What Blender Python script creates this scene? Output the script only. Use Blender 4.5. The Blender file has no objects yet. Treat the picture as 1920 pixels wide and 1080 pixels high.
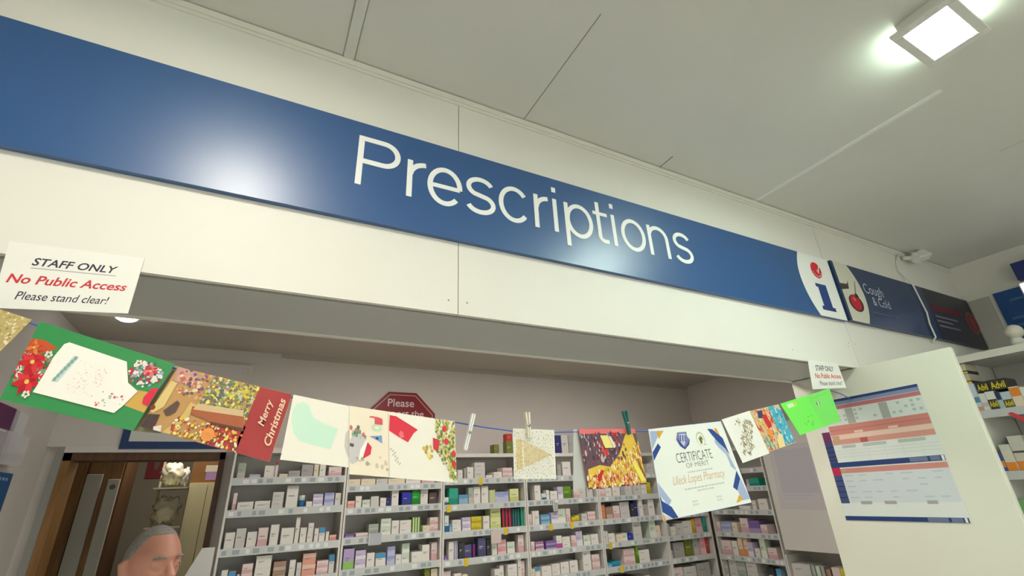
import bpy, bmesh, math, random
from mathutils import Vector, Matrix

# ------------------------------------------------------------------ camera, light, exposure
scene = bpy.context.scene
COL = scene.collection
H = 1.75                      # height of the camera above the floor; heights below are given from it
F_PX = 884.73
R0 = (0.88550086, -0.46265834, -0.0428426)     # camera right, down and forward in world axes
R1 = (0.14982927, 0.37160728, -0.91622007)
R2 = (0.43981748, 0.80489458, 0.39837833)
cam_data = bpy.data.cameras.new('camera')
cam = bpy.data.objects.new('camera', cam_data)
COL.objects.link(cam)
cam_data.sensor_width = 36.0
cam_data.lens = F_PX / 1920.0 * 36.0
cam_data.clip_start = 0.02
cam.matrix_world = Matrix(((R0[0], -R1[0], -R2[0], 0.0),
                           (R0[1], -R1[1], -R2[1], 0.0),
                           (R0[2], -R1[2], -R2[2], H),
                           (0, 0, 0, 1)))
scene.camera = cam
scene.view_settings.view_transform = 'Standard'
scene.view_settings.look = 'None'
scene.view_settings.gamma = 1.0
scene.view_settings.use_curve_mapping = False
scene.view_settings.exposure = 0.2

world = bpy.data.worlds.new('world')
scene.world = world
world.use_nodes = True
world.node_tree.nodes['Background'].inputs[0].default_value = (0.8, 0.85, 0.9, 1)
world.node_tree.nodes['Background'].inputs[1].default_value = 0.15

def area_light(name, loc, target, sx, sy, power, color):
    d = bpy.data.lights.new(name, 'AREA')
    d.shape = 'RECTANGLE'; d.size = sx; d.size_y = sy
    d.energy = power; d.color = color
    o = bpy.data.objects.new(name, d)
    COL.objects.link(o)
    o.location = loc
    o.rotation_euler = (Vector(target) - Vector(loc)).to_track_quat('-Z', 'Y').to_euler()
    return o
SIDE_L = 48.0                 # their added side slots, lit to wash the ceiling
LAMP_L = 155.0                 # radiance of the shop's square ceiling lamps
DISP_L = 19.0                 # radiance of the unseen fill panels added in the dispensary
BACK_L = 6.5                  # unseen lamp added in the back room
# soft fill light added at the shop front, far behind the camera
area_light('shop_front_fill', (1.2, -3.9, 1.6), (1.2, 1.35, 1.9), 3.6, 2.2, 30, (0.98, 1.0, 0.97))

# ------------------------------------------------------------------ materials
def lin(c):
    c = c / 255.0
    return c / 12.92 if c <= 0.04045 else ((c + 0.055) / 1.055) ** 2.4
def rgb(r, g, b): return (lin(r), lin(g), lin(b), 1.0)

MATS = {}
def mat(key, color, rough=0.5, spec=0.5, noise=0.0, nscale=8.0, bump=0.0, metallic=0.0, emit=0.0, trans=0.0, alpha=1.0):
    if key in MATS: return MATS[key]
    m = bpy.data.materials.new(key)
    m.use_nodes = True
    nt = m.node_tree; b = nt.nodes['Principled BSDF']
    c = rgb(*color)
    b.inputs['Base Color'].default_value = c
    b.inputs['Roughness'].default_value = rough
    b.inputs['Specular IOR Level'].default_value = spec
    b.inputs['Metallic'].default_value = metallic
    if trans: b.inputs['Transmission Weight'].default_value = trans
    if alpha < 1: b.inputs['Alpha'].default_value = alpha
    if emit:
        b.inputs['Emission Color'].default_value = c
        b.inputs['Emission Strength'].default_value = emit
    if noise or bump:
        tc = nt.nodes.new('ShaderNodeTexCoord')
        n = nt.nodes.new('ShaderNodeTexNoise'); n.inputs['Scale'].default_value = nscale
        n.inputs['Detail'].default_value = 5
        nt.links.new(tc.outputs['Object'], n.inputs['Vector'])
        if noise:
            r = nt.nodes.new('ShaderNodeValToRGB')
            k = 1.0 - noise
            r.color_ramp.elements[0].position = 0.3; r.color_ramp.elements[1].position = 0.7
            r.color_ramp.elements[0].color = (c[0] * k, c[1] * k, c[2] * k, 1)
            r.color_ramp.elements[1].color = c
            nt.links.new(n.outputs['Fac'], r.inputs[0])
            nt.links.new(r.outputs[0], b.inputs['Base Color'])
        if bump:
            bp = nt.nodes.new('ShaderNodeBump'); bp.inputs['Strength'].default_value = bump
            bp.inputs['Distance'].default_value = 0.01
            nt.links.new(n.outputs['Fac'], bp.inputs['Height'])
            nt.links.new(bp.outputs[0], b.inputs['Normal'])
    MATS[key] = m
    return m
def paint(r, g, b, rough=0.55):                # a printed or painted colour
    return mat('paint_%d_%d_%d_%d' % (r, g, b, int(rough * 100)), (r, g, b), rough)
def wood(key, c1, c2):
    if key in MATS: return MATS[key]
    m = bpy.data.materials.new(key); m.use_nodes = True
    nt = m.node_tree; b = nt.nodes['Principled BSDF']
    tc = nt.nodes.new('ShaderNodeTexCoord'); mp = nt.nodes.new('ShaderNodeMapping')
    mp.inputs['Scale'].default_value = (9, 9, 0.7)
    n = nt.nodes.new('ShaderNodeTexNoise'); n.inputs['Scale'].default_value = 6; n.inputs['Detail'].default_value = 6
    r = nt.nodes.new('ShaderNodeValToRGB')
    r.color_ramp.elements[0].position = .3; r.color_ramp.elements[1].position = .7
    r.color_ramp.elements[0].color = rgb(*c1); r.color_ramp.elements[1].color = rgb(*c2)
    nt.links.new(tc.outputs['Object'], mp.inputs[0]); nt.links.new(mp.outputs[0], n.inputs['Vector'])
    nt.links.new(n.outputs['Fac'], r.inputs[0]); nt.links.new(r.outputs[0], b.inputs['Base Color'])
    b.inputs['Roughness'].default_value = .45
    MATS[key] = m
    return m
M_WALL = mat('white_wall_paint', (236, 234, 226), 0.5, 0.4, noise=0.03, nscale=3, bump=0.02)
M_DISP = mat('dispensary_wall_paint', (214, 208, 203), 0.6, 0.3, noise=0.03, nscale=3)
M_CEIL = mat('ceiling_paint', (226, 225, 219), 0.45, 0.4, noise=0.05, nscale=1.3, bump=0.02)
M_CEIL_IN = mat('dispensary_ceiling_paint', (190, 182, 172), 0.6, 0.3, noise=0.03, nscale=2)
M_SOFFIT = mat('soffit_board', (200, 202, 198), 0.5, 0.4, noise=0.03, nscale=3)
M_EDGE = mat('board_edge_grey', (150, 150, 145), 0.6)
M_JOINT = mat('joint_shadow_filler', (120, 120, 108), 0.8)
M_SEAM = mat('ceiling_seam', (186, 184, 172), 0.7)
M_FLOOR = mat('grey_vinyl_floor', (192, 188, 182), 0.4, 0.5, noise=0.12, nscale=12)
M_TRIM = mat('white_trim', (232, 230, 220), 0.4)
M_SHELF = mat('white_melamine', (216, 213, 208), 0.4, 0.5)
M_STRIP = mat('ticket_strip', (200, 204, 204), 0.35)
M_PANEL = mat('cream_panel', (228, 229, 214), 0.4, 0.4, noise=0.02, nscale=2)
M_SIGN = mat('gloss_blue_sign', (2, 78, 140), 0.37, 0.95)
M_SIGN.node_tree.nodes['Principled BSDF'].inputs['IOR'].default_value = 1.6
M_SIGN_DARK = mat('gloss_navy_sign', (40, 62, 98), 0.35, 0.5)
M_WHITE = mat('white_print', (242, 243, 240), 0.4)
M_PLASTIC = mat('white_plastic', (232, 232, 226), 0.35)
M_WOOD = wood('brown_timber', (120, 84, 40), (156, 114, 62))
M_WOOD_DARK = wood('dark_timber', (74, 46, 26), (100, 66, 38))

# ------------------------------------------------------------------ mesh builder
ORG = {}
class MB:
    def __init__(s): s.v = []; s.f = []; s.mi = []; s.mats = []; s.smooth = []
    def m(s, mt):
        if mt not in s.mats: s.mats.append(mt)
        return s.mats.index(mt)
    def face(s, pts, mt, smooth=False):
        b = len(s.v); s.v += [tuple(p) for p in pts]
        s.f.append(tuple(range(b, b + len(pts)))); s.mi.append(s.m(mt)); s.smooth.append(smooth)
    def faces(s, verts, faces, mt, smooth=False):
        b = len(s.v); s.v += [tuple(p) for p in verts]
        for f in faces:
            s.f.append(tuple(i + b for i in f)); s.mi.append(s.m(mt)); s.smooth.append(smooth)
    def box(s, x0, x1, y0, y1, z0, z1, mt, front=None):
        if x0 > x1: x0, x1 = x1, x0
        if y0 > y1: y0, y1 = y1, y0
        if z0 > z1: z0, z1 = z1, z0
        v = [(x0, y0, z0), (x1, y0, z0), (x1, y1, z0), (x0, y1, z0), (x0, y0, z1), (x1, y0, z1), (x1, y1, z1), (x0, y1, z1)]
        f = [(0, 3, 2, 1), (4, 5, 6, 7), (0, 1, 5, 4), (1, 2, 6, 5), (2, 3, 7, 6), (3, 0, 4, 7)]
        s.faces(v, f, mt)
    def tube(s, pts, radii, mt, n=8, caps=True, squash=1.0, side=None):
        pts = [Vector(p) for p in pts]
        if not hasattr(radii, '__len__'): radii = [radii] * len(pts)
        rings = []; prev = None
        for i, p in enumerate(pts):
            t = (pts[min(i + 1, len(pts) - 1)] - pts[max(i - 1, 0)]).normalized()
            up = Vector((0, 0, 1)) if abs(t.z) < 0.95 else Vector((0, 1, 0))
            if side is not None: up = Vector(side)
            a = t.cross(up).normalized() if prev is None else (prev - t * prev.dot(t)).normalized()
            prev = a; b = t.cross(a)
            rings.append([p + (a * math.cos(2 * math.pi * k / n) + b * math.sin(2 * math.pi * k / n) * squash) * radii[i] for k in range(n)])
        vs = [v for r in rings for v in r]; fs = []
        for i in range(len(rings) - 1):
            for k in range(n):
                k2 = (k + 1) % n
                fs.append((i * n + k, i * n + k2, (i + 1) * n + k2, (i + 1) * n + k))
        if caps:
            fs.append(tuple(range(n - 1, -1, -1))); fs.append(tuple((len(rings) - 1) * n + k for k in range(n)))
        s.faces(vs, fs, mt, True)
    def ball(s, c, r, mt, nu=16, nv=10, sc=(1, 1, 1), fn=None):
        vs = []; fs = []
        for j in range(nv + 1):
            th = math.pi * j / nv
            for i in range(nu):
                ph = 2 * math.pi * i / nu
                d = Vector((math.sin(th) * math.cos(ph), math.sin(th) * math.sin(ph), math.cos(th)))
                k = fn(d) if fn else 1.0
                vs.append((c[0] + d.x * r * sc[0] * k, c[1] + d.y * r * sc[1] * k, c[2] + d.z * r * sc[2] * k))
        for j in range(nv):
            for i in range(nu):
                i2 = (i + 1) % nu
                fs.append((j * nu + i, (j + 1) * nu + i, (j + 1) * nu + i2, j * nu + i2))
        s.faces(vs, fs, mt, True)
    def lathe(s, cx, cy, prof, mt, n=16):
        vs = []; fs = []
        for r, z in prof:
            for k in range(n):
                a = 2 * math.pi * k / n
                vs.append((cx + r * math.cos(a), cy + r * math.sin(a), z))
        for i in range(len(prof) - 1):
            for k in range(n):
                k2 = (k + 1) % n
                fs.append((i * n + k, i * n + k2, (i + 1) * n + k2, (i + 1) * n + k))
        fs.append(tuple(range(n - 1, -1, -1))); fs.append(tuple((len(prof) - 1) * n + k for k in range(n)))
        s.faces(vs, fs, mt, True)
    def build(s, name, parent=None, bevel=0.0):
        xs = [v[0] for v in s.v]; ys = [v[1] for v in s.v]; zs = [v[2] for v in s.v]
        org = Vector(((min(xs) + max(xs)) / 2, (min(ys) + max(ys)) / 2, min(zs)))
        me = bpy.data.meshes.new(name)
        me.from_pydata([(v[0] - org.x, v[1] - org.y, v[2] - org.z) for v in s.v], [], s.f)
        for mt in s.mats: me.materials.append(mt)
        me.polygons.foreach_set('material_index', s.mi)
        me.polygons.foreach_set('use_smooth', s.smooth)
        me.update()
        o = bpy.data.objects.new(name, me); COL.objects.link(o)
        w = Vector((org.x, org.y, org.z + H))
        if parent is not None:
            o.parent = parent
            o.location = w - ORG[parent]
        else:
            o.location = w
        ORG[o] = w
        if bevel:
            bv = o.modifiers.new('bevel', 'BEVEL'); bv.width = bevel; bv.segments = 2; bv.limit_method = 'ANGLE'
        return o
def tag(o, label, cat, group=None):
    o['label'] = label; o['category'] = cat
    if group: o['group'] = group
    return o
def empty(name, loc, label, cat, group=None):
    o = bpy.data.objects.new(name, None); COL.objects.link(o)
    w = Vector((loc[0], loc[1], loc[2] + H))
    o.location = w; ORG[o] = w; o.empty_display_size = 0.05
    return tag(o, label, cat, group)
def struct(o): o['kind'] = 'structure'; return o

# text outlines as flat polygons (verts in x,y; normalised to its own bounding box 0..1)
TXT = {}
def text_poly(s, bold=0.0, shear=0.0):
    k = (s, bold, shear)
    if k in TXT: return TXT[k]
    cu = bpy.data.curves.new('lettering', 'FONT'); cu.body = s; cu.size = 1.0; cu.shear = shear; cu.offset = bold
    cu.resolution_u = 3
    o = bpy.data.objects.new('lettering', cu); COL.objects.link(o)
    dg = bpy.context.evaluated_depsgraph_get(); dg.update()
    me = bpy.data.meshes.new_from_object(o.evaluated_get(dg))
    vs = [(v.co.x, v.co.y) for v in me.vertices]; fs = [tuple(p.vertices) for p in me.polygons]
    bpy.data.objects.remove(o); bpy.data.curves.remove(cu); bpy.data.meshes.remove(me)
    x0 = min(v[0] for v in vs); x1 = max(v[0] for v in vs); y0 = min(v[1] for v in vs); y1 = max(v[1] for v in vs)
    vs = [((v[0] - x0) / (x1 - x0), (v[1] - y0) / (y1 - y0)) for v in vs]
    TXT[k] = (vs, fs)
    return TXT[k]

class Sheet:
    """A thin printed sheet between four corners (top left, top right, bottom right, bottom left)."""
    def __init__(s, tl, tr, br, bl, mt, thick=0.0012, edge=None):
        s.c = [Vector(p) for p in (tl, tr, br, bl)]
        s.n = (s.c[1] - s.c[0]).cross(s.c[0] - s.c[3]).normalized()
        s.mb = MB()
        b = [p - s.n * thick for p in s.c]
        a = s.c
        e = edge or mt
        s.mb.face([a[3], a[2], a[1], a[0]], mt)
        s.mb.face([b[0], b[1], b[2], b[3]], e)
        for i in range(4):
            j = (i + 1) % 4
            s.mb.face([a[i], a[j], b[j], b[i]], e)
    def p(s, u, v, k=1):
        t = s.c[0].lerp(s.c[1], u); b = s.c[3].lerp(s.c[2], u)
        return t.lerp(b, v) + s.n * (0.00035 * k)
    def poly(s, uv, mt, k=1):
        s.mb.face([s.p(u, v, k) for u, v in uv], mt)
    def rect(s, u0, v0, u1, v1, mt, k=1):
        s.poly([(u0, v1), (u1, v1), (u1, v0), (u0, v0)], mt, k)
    def disc(s, u, v, ru, rv, mt, k=1, n=14, rot=0.0, a0=0.0, a1=2 * math.pi):
        pts = []
        for i in range(n):
            a = a0 + (a1 - a0) * i / (n if a1 - a0 > 6.2 else n - 1)
            x, y = math.cos(a) * ru, math.sin(a) * rv
            pts.append((u + x * math.cos(rot) - y * math.sin(rot), v + x * math.sin(rot) + y * math.cos(rot)))
        s.poly(pts, mt, k)
    def text(s, t, u0, v0, u1, v1, mt, k=2, bold=0.0, shear=0.0, rot=0):
        vs, fs = text_poly(t, bold, shear)
        if rot == 0: P = [s.p(u0 + (u1 - u0) * x, v1 + (v0 - v1) * y, k) for x, y in vs]
        else: P = [s.p(u0 + (u1 - u0) * y, v0 + (v1 - v0) * x, k) for x, y in vs] if rot > 0 else \
                  [s.p(u0 + (u1 - u0) * (1 - y), v1 + (v0 - v1) * x, k) for x, y in vs]
        s.mb.faces(P, fs, mt)
    def scatter(s, rnd, region, count, cols, size, k=2, asp=(0.5, 1.6), n=5):
        """loose printed blobs; region(u, v) says whether a blob may sit there"""
        done = 0; tries = 0
        while done < count and tries < count * 30:
            tries += 1
            u, v = rnd.random(), rnd.random()
            if not region(u, v): continue
            r = size * rnd.uniform(.5, 1.3); a = rnd.uniform(*asp)
            pts = []
            ph = rnd.uniform(0, 6.28)
            for i in range(n):
                g = ph + 6.283 * i / n
                uu = u + math.cos(g) * r * .7; vv = v + math.sin(g) * r * a
                pts.append((min(max(uu, 0.002), .998), min(max(vv, 0.002), .998)))
            s.poly(pts, rnd.choice(cols), k + done * .012)
            done += 1
    def build(s, name, parent=None): return s.mb.build(name, parent)

# ------------------------------------------------------------------ the setting
CEIL = 1.47; HB = 0.541; HF = 1.35; HBK = 1.73       # ceiling, header underside, header front and back
RW = 4.66; LW = -2.4; BW = 3.48; DL = -0.953; DR = 3.9; DCEIL = 0.935; FRONT = -4.2
b = MB(); b.box(LW - .1, RW + .1, FRONT - .1, 6.4, -H - .08, -H, M_FLOOR); struct(b.build('floor'))
b = MB(); b.box(LW - .1, RW + .1, FRONT - .1, HBK, CEIL, CEIL + .1, M_CEIL); struct(b.build('ceiling'))
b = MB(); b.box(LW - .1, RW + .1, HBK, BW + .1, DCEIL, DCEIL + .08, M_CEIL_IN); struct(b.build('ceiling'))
# header above the dispensary opening: three front boards with open joints, backing and soffit
b = MB()
for x0, x1 in ((LW, .532), (.535, 2.866), (2.869, RW)):
    b.box(x0, x1, HF, HF + .016, HB, CEIL, M_WALL)
b.box(LW, RW, HF + .018, HBK, HB + .012, CEIL, M_JOINT)
b.box(LW, RW, HF + .04, HBK - .012, HB + .003, HB + .011, M_SOFFIT)
b.box(LW, RW, HF + .016, HF + .04, HB + .006, HB + .0115, M_EDGE)  # darker strip paints the shade along the front board's lower edge
b.box(LW, RW, HBK - .012, HBK, HB, CEIL, M_WALL)
for x, z in ((.50, HB + .045), (.565, HB + .045), (2.838, HB + .14), (2.90, HB + .14), (2.30, HB + .05), (2.82, .66)):
    vs = [(x + .0035 * math.cos(a * .785), HF - .0004, z + .0035 * math.sin(a * .785)) for a in range(8)]
    b.face(vs, M_EDGE)
struct(b.build('wall_header'))
b = MB(); b.box(LW, RW, HF - .012, HF, CEIL - .028, CEIL - .004, M_TRIM); b.box(LW, RW, HF - .008, HF, CEIL - .004, CEIL, M_JOINT); struct(b.build('trim_1'))
b = MB(); b.box(LW, RW, HF - .006, HF, CEIL - .04, CEIL - .028, M_TRIM); struct(b.build('trim_2'))
b = MB(); b.box(LW, DR, HBK, HBK + .012, HB, HB + .03, M_TRIM); struct(b.build('trim_3'))
# wall below the header right of the opening, shop walls
b = MB(); b.box(2.87, RW, HF, HBK, -H, HB, M_WALL); struct(b.build('wall_front_right'))
b = MB(); b.box(LW, DL - .03, HF, HBK, -H, HB, M_WALL); struct(b.build('wall_front_left'))
b = MB(); b.box(RW, RW + .1, FRONT, HBK, -H, CEIL, M_WALL); struct(b.build('wall_right'))
b = MB(); b.box(LW - .1, LW, FRONT, HBK, -H, CEIL, M_WALL); struct(b.build('wall_left'))
b = MB(); b.box(LW - .1, RW + .1, FRONT - .1, FRONT, -H, CEIL, M_WALL); struct(b.build('wall_front'))
# dispensary walls
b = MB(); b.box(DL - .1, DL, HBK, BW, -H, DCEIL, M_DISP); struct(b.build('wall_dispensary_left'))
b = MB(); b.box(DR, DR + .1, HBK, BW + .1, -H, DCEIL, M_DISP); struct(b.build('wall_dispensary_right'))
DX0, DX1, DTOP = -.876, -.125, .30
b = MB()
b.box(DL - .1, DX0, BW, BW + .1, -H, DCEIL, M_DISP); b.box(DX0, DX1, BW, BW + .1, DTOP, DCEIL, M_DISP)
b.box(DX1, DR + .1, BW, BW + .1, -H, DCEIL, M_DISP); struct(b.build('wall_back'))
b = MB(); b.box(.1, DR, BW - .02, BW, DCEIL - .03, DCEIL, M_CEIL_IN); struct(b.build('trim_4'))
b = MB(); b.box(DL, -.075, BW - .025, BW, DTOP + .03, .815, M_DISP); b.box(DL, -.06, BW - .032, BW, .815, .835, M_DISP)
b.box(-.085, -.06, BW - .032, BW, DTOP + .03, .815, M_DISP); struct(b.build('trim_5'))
# door lining of brown timber with a pale architrave
b = MB()
b.box(DX0, DX0 + .035, BW - .02, BW + .14, -H, DTOP, M_WOOD); b.box(DX1 - .03, DX1, BW - .02, BW + .14, -H, DTOP, M_WOOD_DARK)
b.box(DX0, DX1, BW - .02, BW + .14, DTOP - .04, DTOP, M_WOOD_DARK)
struct(b.build('door_1'))
b = MB(); b.box(DX0 - .03, DX0, BW - .03, BW, -H, DTOP + .03, M_EDGE); b.box(DX0, DX1, BW - .03, BW, DTOP, DTOP + .03, M_SHELF); struct(b.build('trim_6'))
# back room
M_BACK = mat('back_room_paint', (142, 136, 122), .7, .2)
b = MB(); b.box(-1.9, .5, 5.9, 6.0, -H, .95, M_BACK); struct(b.build('wall_back_room'))
b = MB(); b.box(-1.9, -1.8, BW + .1, 5.9, -H, .95, M_BACK); struct(b.build('wall_back_room_left'))
b = MB(); b.box(.4, .5, BW + .1, 5.9, -H, .95, M_BACK); struct(b.build('wall_back_room_right'))
b = MB(); b.box(-1.9, .5, BW + .1, 6.0, .95, 1.03, M_BACK); struct(b.build('ceiling'))
# ceiling cover strips and joints
b = MB(); b.box(.081, .083, FRONT, HF - .012, CEIL - .003, CEIL, M_SEAM); b.box(.085, .12, FRONT, HF - .012, CEIL - .006, CEIL, M_CEIL); b.box(.122, .124, FRONT, HF - .012, CEIL - .003, CEIL, M_SEAM); struct(b.build('trim_7'))
b = MB(); b.box(.827, .829, .80, HF - .012, CEIL - .0015, CEIL, M_JOINT); struct(b.build('trim_8'))
b = MB(); b.box(1.607, 1.610, 1.25, HF - .012, CEIL - .002, CEIL, M_JOINT); struct(b.build('trim_9'))
b = MB(); b.box(2.325, 2.347, .45, HF - .012, CEIL - .006, CEIL, M_WHITE); struct(b.build('trim_10'))  # raised strip, its white standing in for the shine along it
b = MB(); b.box(3.115, 3.117, .15, .52, CEIL - .001, CEIL, M_SEAM); struct(b.build('trim_11'))
# upright end panel between the opening and the shop shelves
b = MB(); b.box(2.83, 2.862, .935, 1.725, -H, HB, M_PANEL); tag(b.build('partition_panel', bevel=.003), 'tall cream partition panel carrying the blue and red wall chart', 'partition')

# ------------------------------------------------------------------ lamps
def square_lamp(cx, cy, tint, label):
    t = empty('ceiling_light', (cx, cy, CEIL), label, 'ceiling light', 'square LED ceiling lights')
    b = MB(); z0 = CEIL - .055
    b.box(cx - .125, cx + .125, cy - .07, cy + .07, z0 + .012, CEIL, M_PLASTIC)
    for x0, x1, y0, y1 in ((-.147, -.113, -.091, .091), (.113, .147, -.091, .091), (-.113, .113, -.091, -.063), (-.113, .113, .063, .091)):
        b.box(cx + x0, cx + x1, cy + y0, cy + y1, z0, z0 + .012, M_PLASTIC)
    b.build('housing', t, bevel=.002)
    me = mat('lamp_glow_%d' % int(tint[0] * 1000), tint, .5, emit=LAMP_L)
    b = MB(); b.box(cx - .113, cx + .113, cy - .063, cy + .063, z0 + .003, z0 + .0115, me); b.build('diffuser', t)
    ms = mat('lamp_side_glow', (228, 255, 232), .5, emit=SIDE_L)
    for s_ in (-1, 1):                                    # lit slots added along the two long sides to wash the ceiling
        b = MB(); y = cy + s_ * .0705
        b.box(cx - .09, cx + .09, y, y + s_ * .004, CEIL - .042, CEIL - .026, ms); b.build('added_side_slot', t)
    return t
square_lamp(1.935, .308, (236, 255, 240), 'square white LED ceiling light glowing at top right of the photo')
square_lamp(-.235, .308, (255, 247, 232), 'square LED ceiling light mirrored in the left half of the blue sign')
square_lamp(-.235, -.9, (255, 247, 232), 'added unseen square LED ceiling light behind the viewer at the left')  # unseen lamps from here on, added behind the viewer to brighten the header
square_lamp(1.935, -.9, (240, 255, 242), 'added unseen square LED ceiling light behind the viewer at the right')
square_lamp(-.235, -2.4, (255, 247, 232), 'added unseen square LED ceiling light farthest behind the viewer at the left')
square_lamp(1.935, -2.4, (240, 255, 242), 'added unseen square LED ceiling light farthest behind the viewer at the right')
t = empty('downlight', (-.675, 2.975, DCEIL), 'small round downlight glowing in the dispensary ceiling under the left staff notice', 'downlight')
b = MB(); b.lathe(-.675, 2.975, [(.06, DCEIL - .008), (.064, DCEIL - .004), (.064, DCEIL)], M_PLASTIC, 24); b.build('rim', t)
b = MB(); b.lathe(-.675, 2.975, [(.03, DCEIL - .024), (.046, DCEIL - .014), (.046, DCEIL - .006)], mat('downlight_glow', (255, 255, 250), .5, emit=14.0), 24); b.build('lens', t)
for cx, lab in ((.75, 'unseen flat fill light added in the dispensary behind the header, left one'), (2.2, 'unseen flat fill light added in the dispensary behind the header, right one')):
    t = empty('fill_panel', (cx, 2.25, DCEIL), lab, 'ceiling light', 'added dispensary fill panels')  # unseen panels added out of view to light the shelves
    b = MB(); b.box(cx - .32, cx + .32, 2.08, 2.42, DCEIL - .02, DCEIL, M_PLASTIC); b.build('frame', t)
    b = MB(); b.box(cx - .3, cx + .3, 2.1, 2.4, DCEIL - .024, DCEIL - .02, mat('dispensary_fill_glow', (255, 246, 236), .5, emit=DISP_L)); b.build('diffuser', t)
t = empty('ceiling_light', (-.4, 4.6, .95), 'added unseen dim light in the back room beyond the doorway', 'ceiling light')  # unseen lamp added to brighten the back room
b = MB(); b.lathe(-.4, 4.6, [(.1, .90), (.15, .93), (.15, .95)], mat('back_room_glow', (255, 244, 224), .5, emit=BACK_L * 6), 20); b.build('globe', t)

# ------------------------------------------------------------------ header signs
SY = HF - .02
b = MB(); SX0, SX1, SZ0, SZ1 = -1.7, 2.862, .806, 1.187
b.box(SX0, SX1, SY, HF, SZ0, SZ1, M_SIGN)
t = empty('prescriptions_sign', (.6, HF, SZ0), 'long glossy blue sign board reading Prescriptions on the white header', 'sign')
b.build('sign_board', t)
# white end of the sign, its edge bowed to the left
def curve_pts(ctrl, n=28):
    out = []
    for i in range(n + 1):
        z = SZ1 + (SZ0 - SZ1) * i / n
        for (xa, za), (xb, zb) in zip(ctrl, ctrl[1:]):
            if za >= z >= zb:
                k = (za - z) / (za - zb + 1e-9); out.append((xa + (xb - xa) * k, z)); break
    return out
def smooth_curve(x_top, x_bow, x_bot, z_bow, n=28):
    out = []
    for i in range(n + 1):
        z = SZ1 + (SZ0 - SZ1) * i / n
        d = (SZ1 - z_bow) if z > z_bow else (z_bow - SZ0)
        k = ((z - z_bow) / d) ** 2
        out.append((x_bow + ((x_top if z > z_bow else x_bot) - x_bow) * k, z))
    return out
b = MB()
cv = smooth_curve(2.578, 2.533, 2.612, 1.035)
for (xa, za), (xb, zb) in zip(cv, cv[1:]):
    b.face([(xa, SY - .001, za), (xb, SY - .001, zb), (SX1, SY - .001, zb), (SX1, SY - .001, za)], M_WHITE)
b.build('white_end', t)
RED = paint(214, 28, 48); NAVY = paint(34, 62, 128)
b = MB(); cx, cz = 2.708, 1.092
b.face([(cx + .048 * math.cos(a * .2244), SY - .003, cz + .05 * math.sin(a * .2244)) for a in range(28)], RED)
lf = [(-.004, .002), (.012, -.028), (.04, .03), (.042, .05), (.018, .006), (.010, -.008)]
b.face([(cx + x, SY - .004, cz + z + .004) for x, z in lf], M_WHITE)
b.face([(cx + .043 * math.cos(a * .15 + 3.4), SY - .0045, cz + .044 * math.sin(a * .15 + 3.4)) for a in range(18)] +
       [(cx + .037 * math.cos(a * .15 + 3.4), SY - .0045, cz + .036 * math.sin(a * .15 + 3.4)) for a in range(17, -1, -1)], paint(245, 150, 150))
b.build('red_roundel', t)
b = MB(); y = SY - .003
b.box(2.656, 2.752, y, SY - .001, .984, 1.004, NAVY); b.box(2.674, 2.752, y, SY - .001, .868, .984, NAVY); b.box(2.654, 2.775, y, SY - .001, .846, .868, NAVY)
b.build('letter_i', t)
# Prescriptions, drawn as strokes of even weight
M_LET = mat('white_lettering', (248, 250, 248), .4)
BL, XH, CH, DE, SW = .934, 1.087, 1.131, .884, .019
def arc(cx, cz, rx, rz, a0, a1, n=18):
    return [(cx + rx * math.cos(math.radians(a0 + (a1 - a0) * i / n)), cz + rz * math.sin(math.radians(a0 + (a1 - a0) * i / n))) for i in range(n + 1)]
NSTROKE = [0]
def stroke(b, pts, w=SW, closed=False):
    NSTROKE[0] += 1; n = len(pts); L = []; Rr = []
    for i, (x, z) in enumerate(pts):
        if closed: p0, p1 = pts[(i - 1) % n], pts[(i + 1) % n]
        else: p0, p1 = pts[max(i - 1, 0)], pts[min(i + 1, n - 1)]
        dx, dz = p1[0] - p0[0], p1[1] - p0[1]; l = math.hypot(dx, dz) or 1
        nx, nz = -dz / l * w / 2, dx / l * w / 2
        L.append((x + nx, z + nz)); Rr.append((x - nx, z - nz))
    y0, y1 = SY - .001 - .0003 * (NSTROKE[0] % 3), SY
    rng = range(n if closed else n - 1)
    for i in rng:
        j = (i + 1) % n
        a, c, d, e = L[i], L[j], Rr[j], Rr[i]
        b.face([(q[0], y0, q[1]) for q in (a, c, d, e)], M_LET)
        b.face([(a[0], y0, a[1]), (c[0], y0, c[1]), (c[0], y1, c[1]), (a[0], y1, a[1])], M_LET)
        b.face([(e[0], y0, e[1]), (d[0], y0, d[1]), (d[0], y1, d[1]), (e[0], y1, e[1])], M_LET)
h = SW / 2
def gl_o(b, x0, x1):
    cx, cz = (x0 + x1) / 2, (BL + XH) / 2
    stroke(b, arc(cx, cz, (x1 - x0) / 2 - h, (XH - BL) / 2 - h + .004, 0, 360, 36)[:-1], closed=True)
def gl_e(b, x0, x1):
    cx, cz = (x0 + x1) / 2, (BL + XH) / 2; rx, rz = (x1 - x0) / 2 - h, (XH - BL) / 2 - h + .004
    stroke(b, arc(cx, cz, rx, rz, -3, 318, 36)); stroke(b, [(x0 + h, cz - .002), (x1 - h, cz - .002)], SW * .9)
def gl_c(b, x0, x1):
    cx, cz = (x0 + x1) / 2, (BL + XH) / 2
    stroke(b, arc(cx, cz, (x1 - x0) / 2 - h, (XH - BL) / 2 - h + .004, 38, 322, 32))
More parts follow.
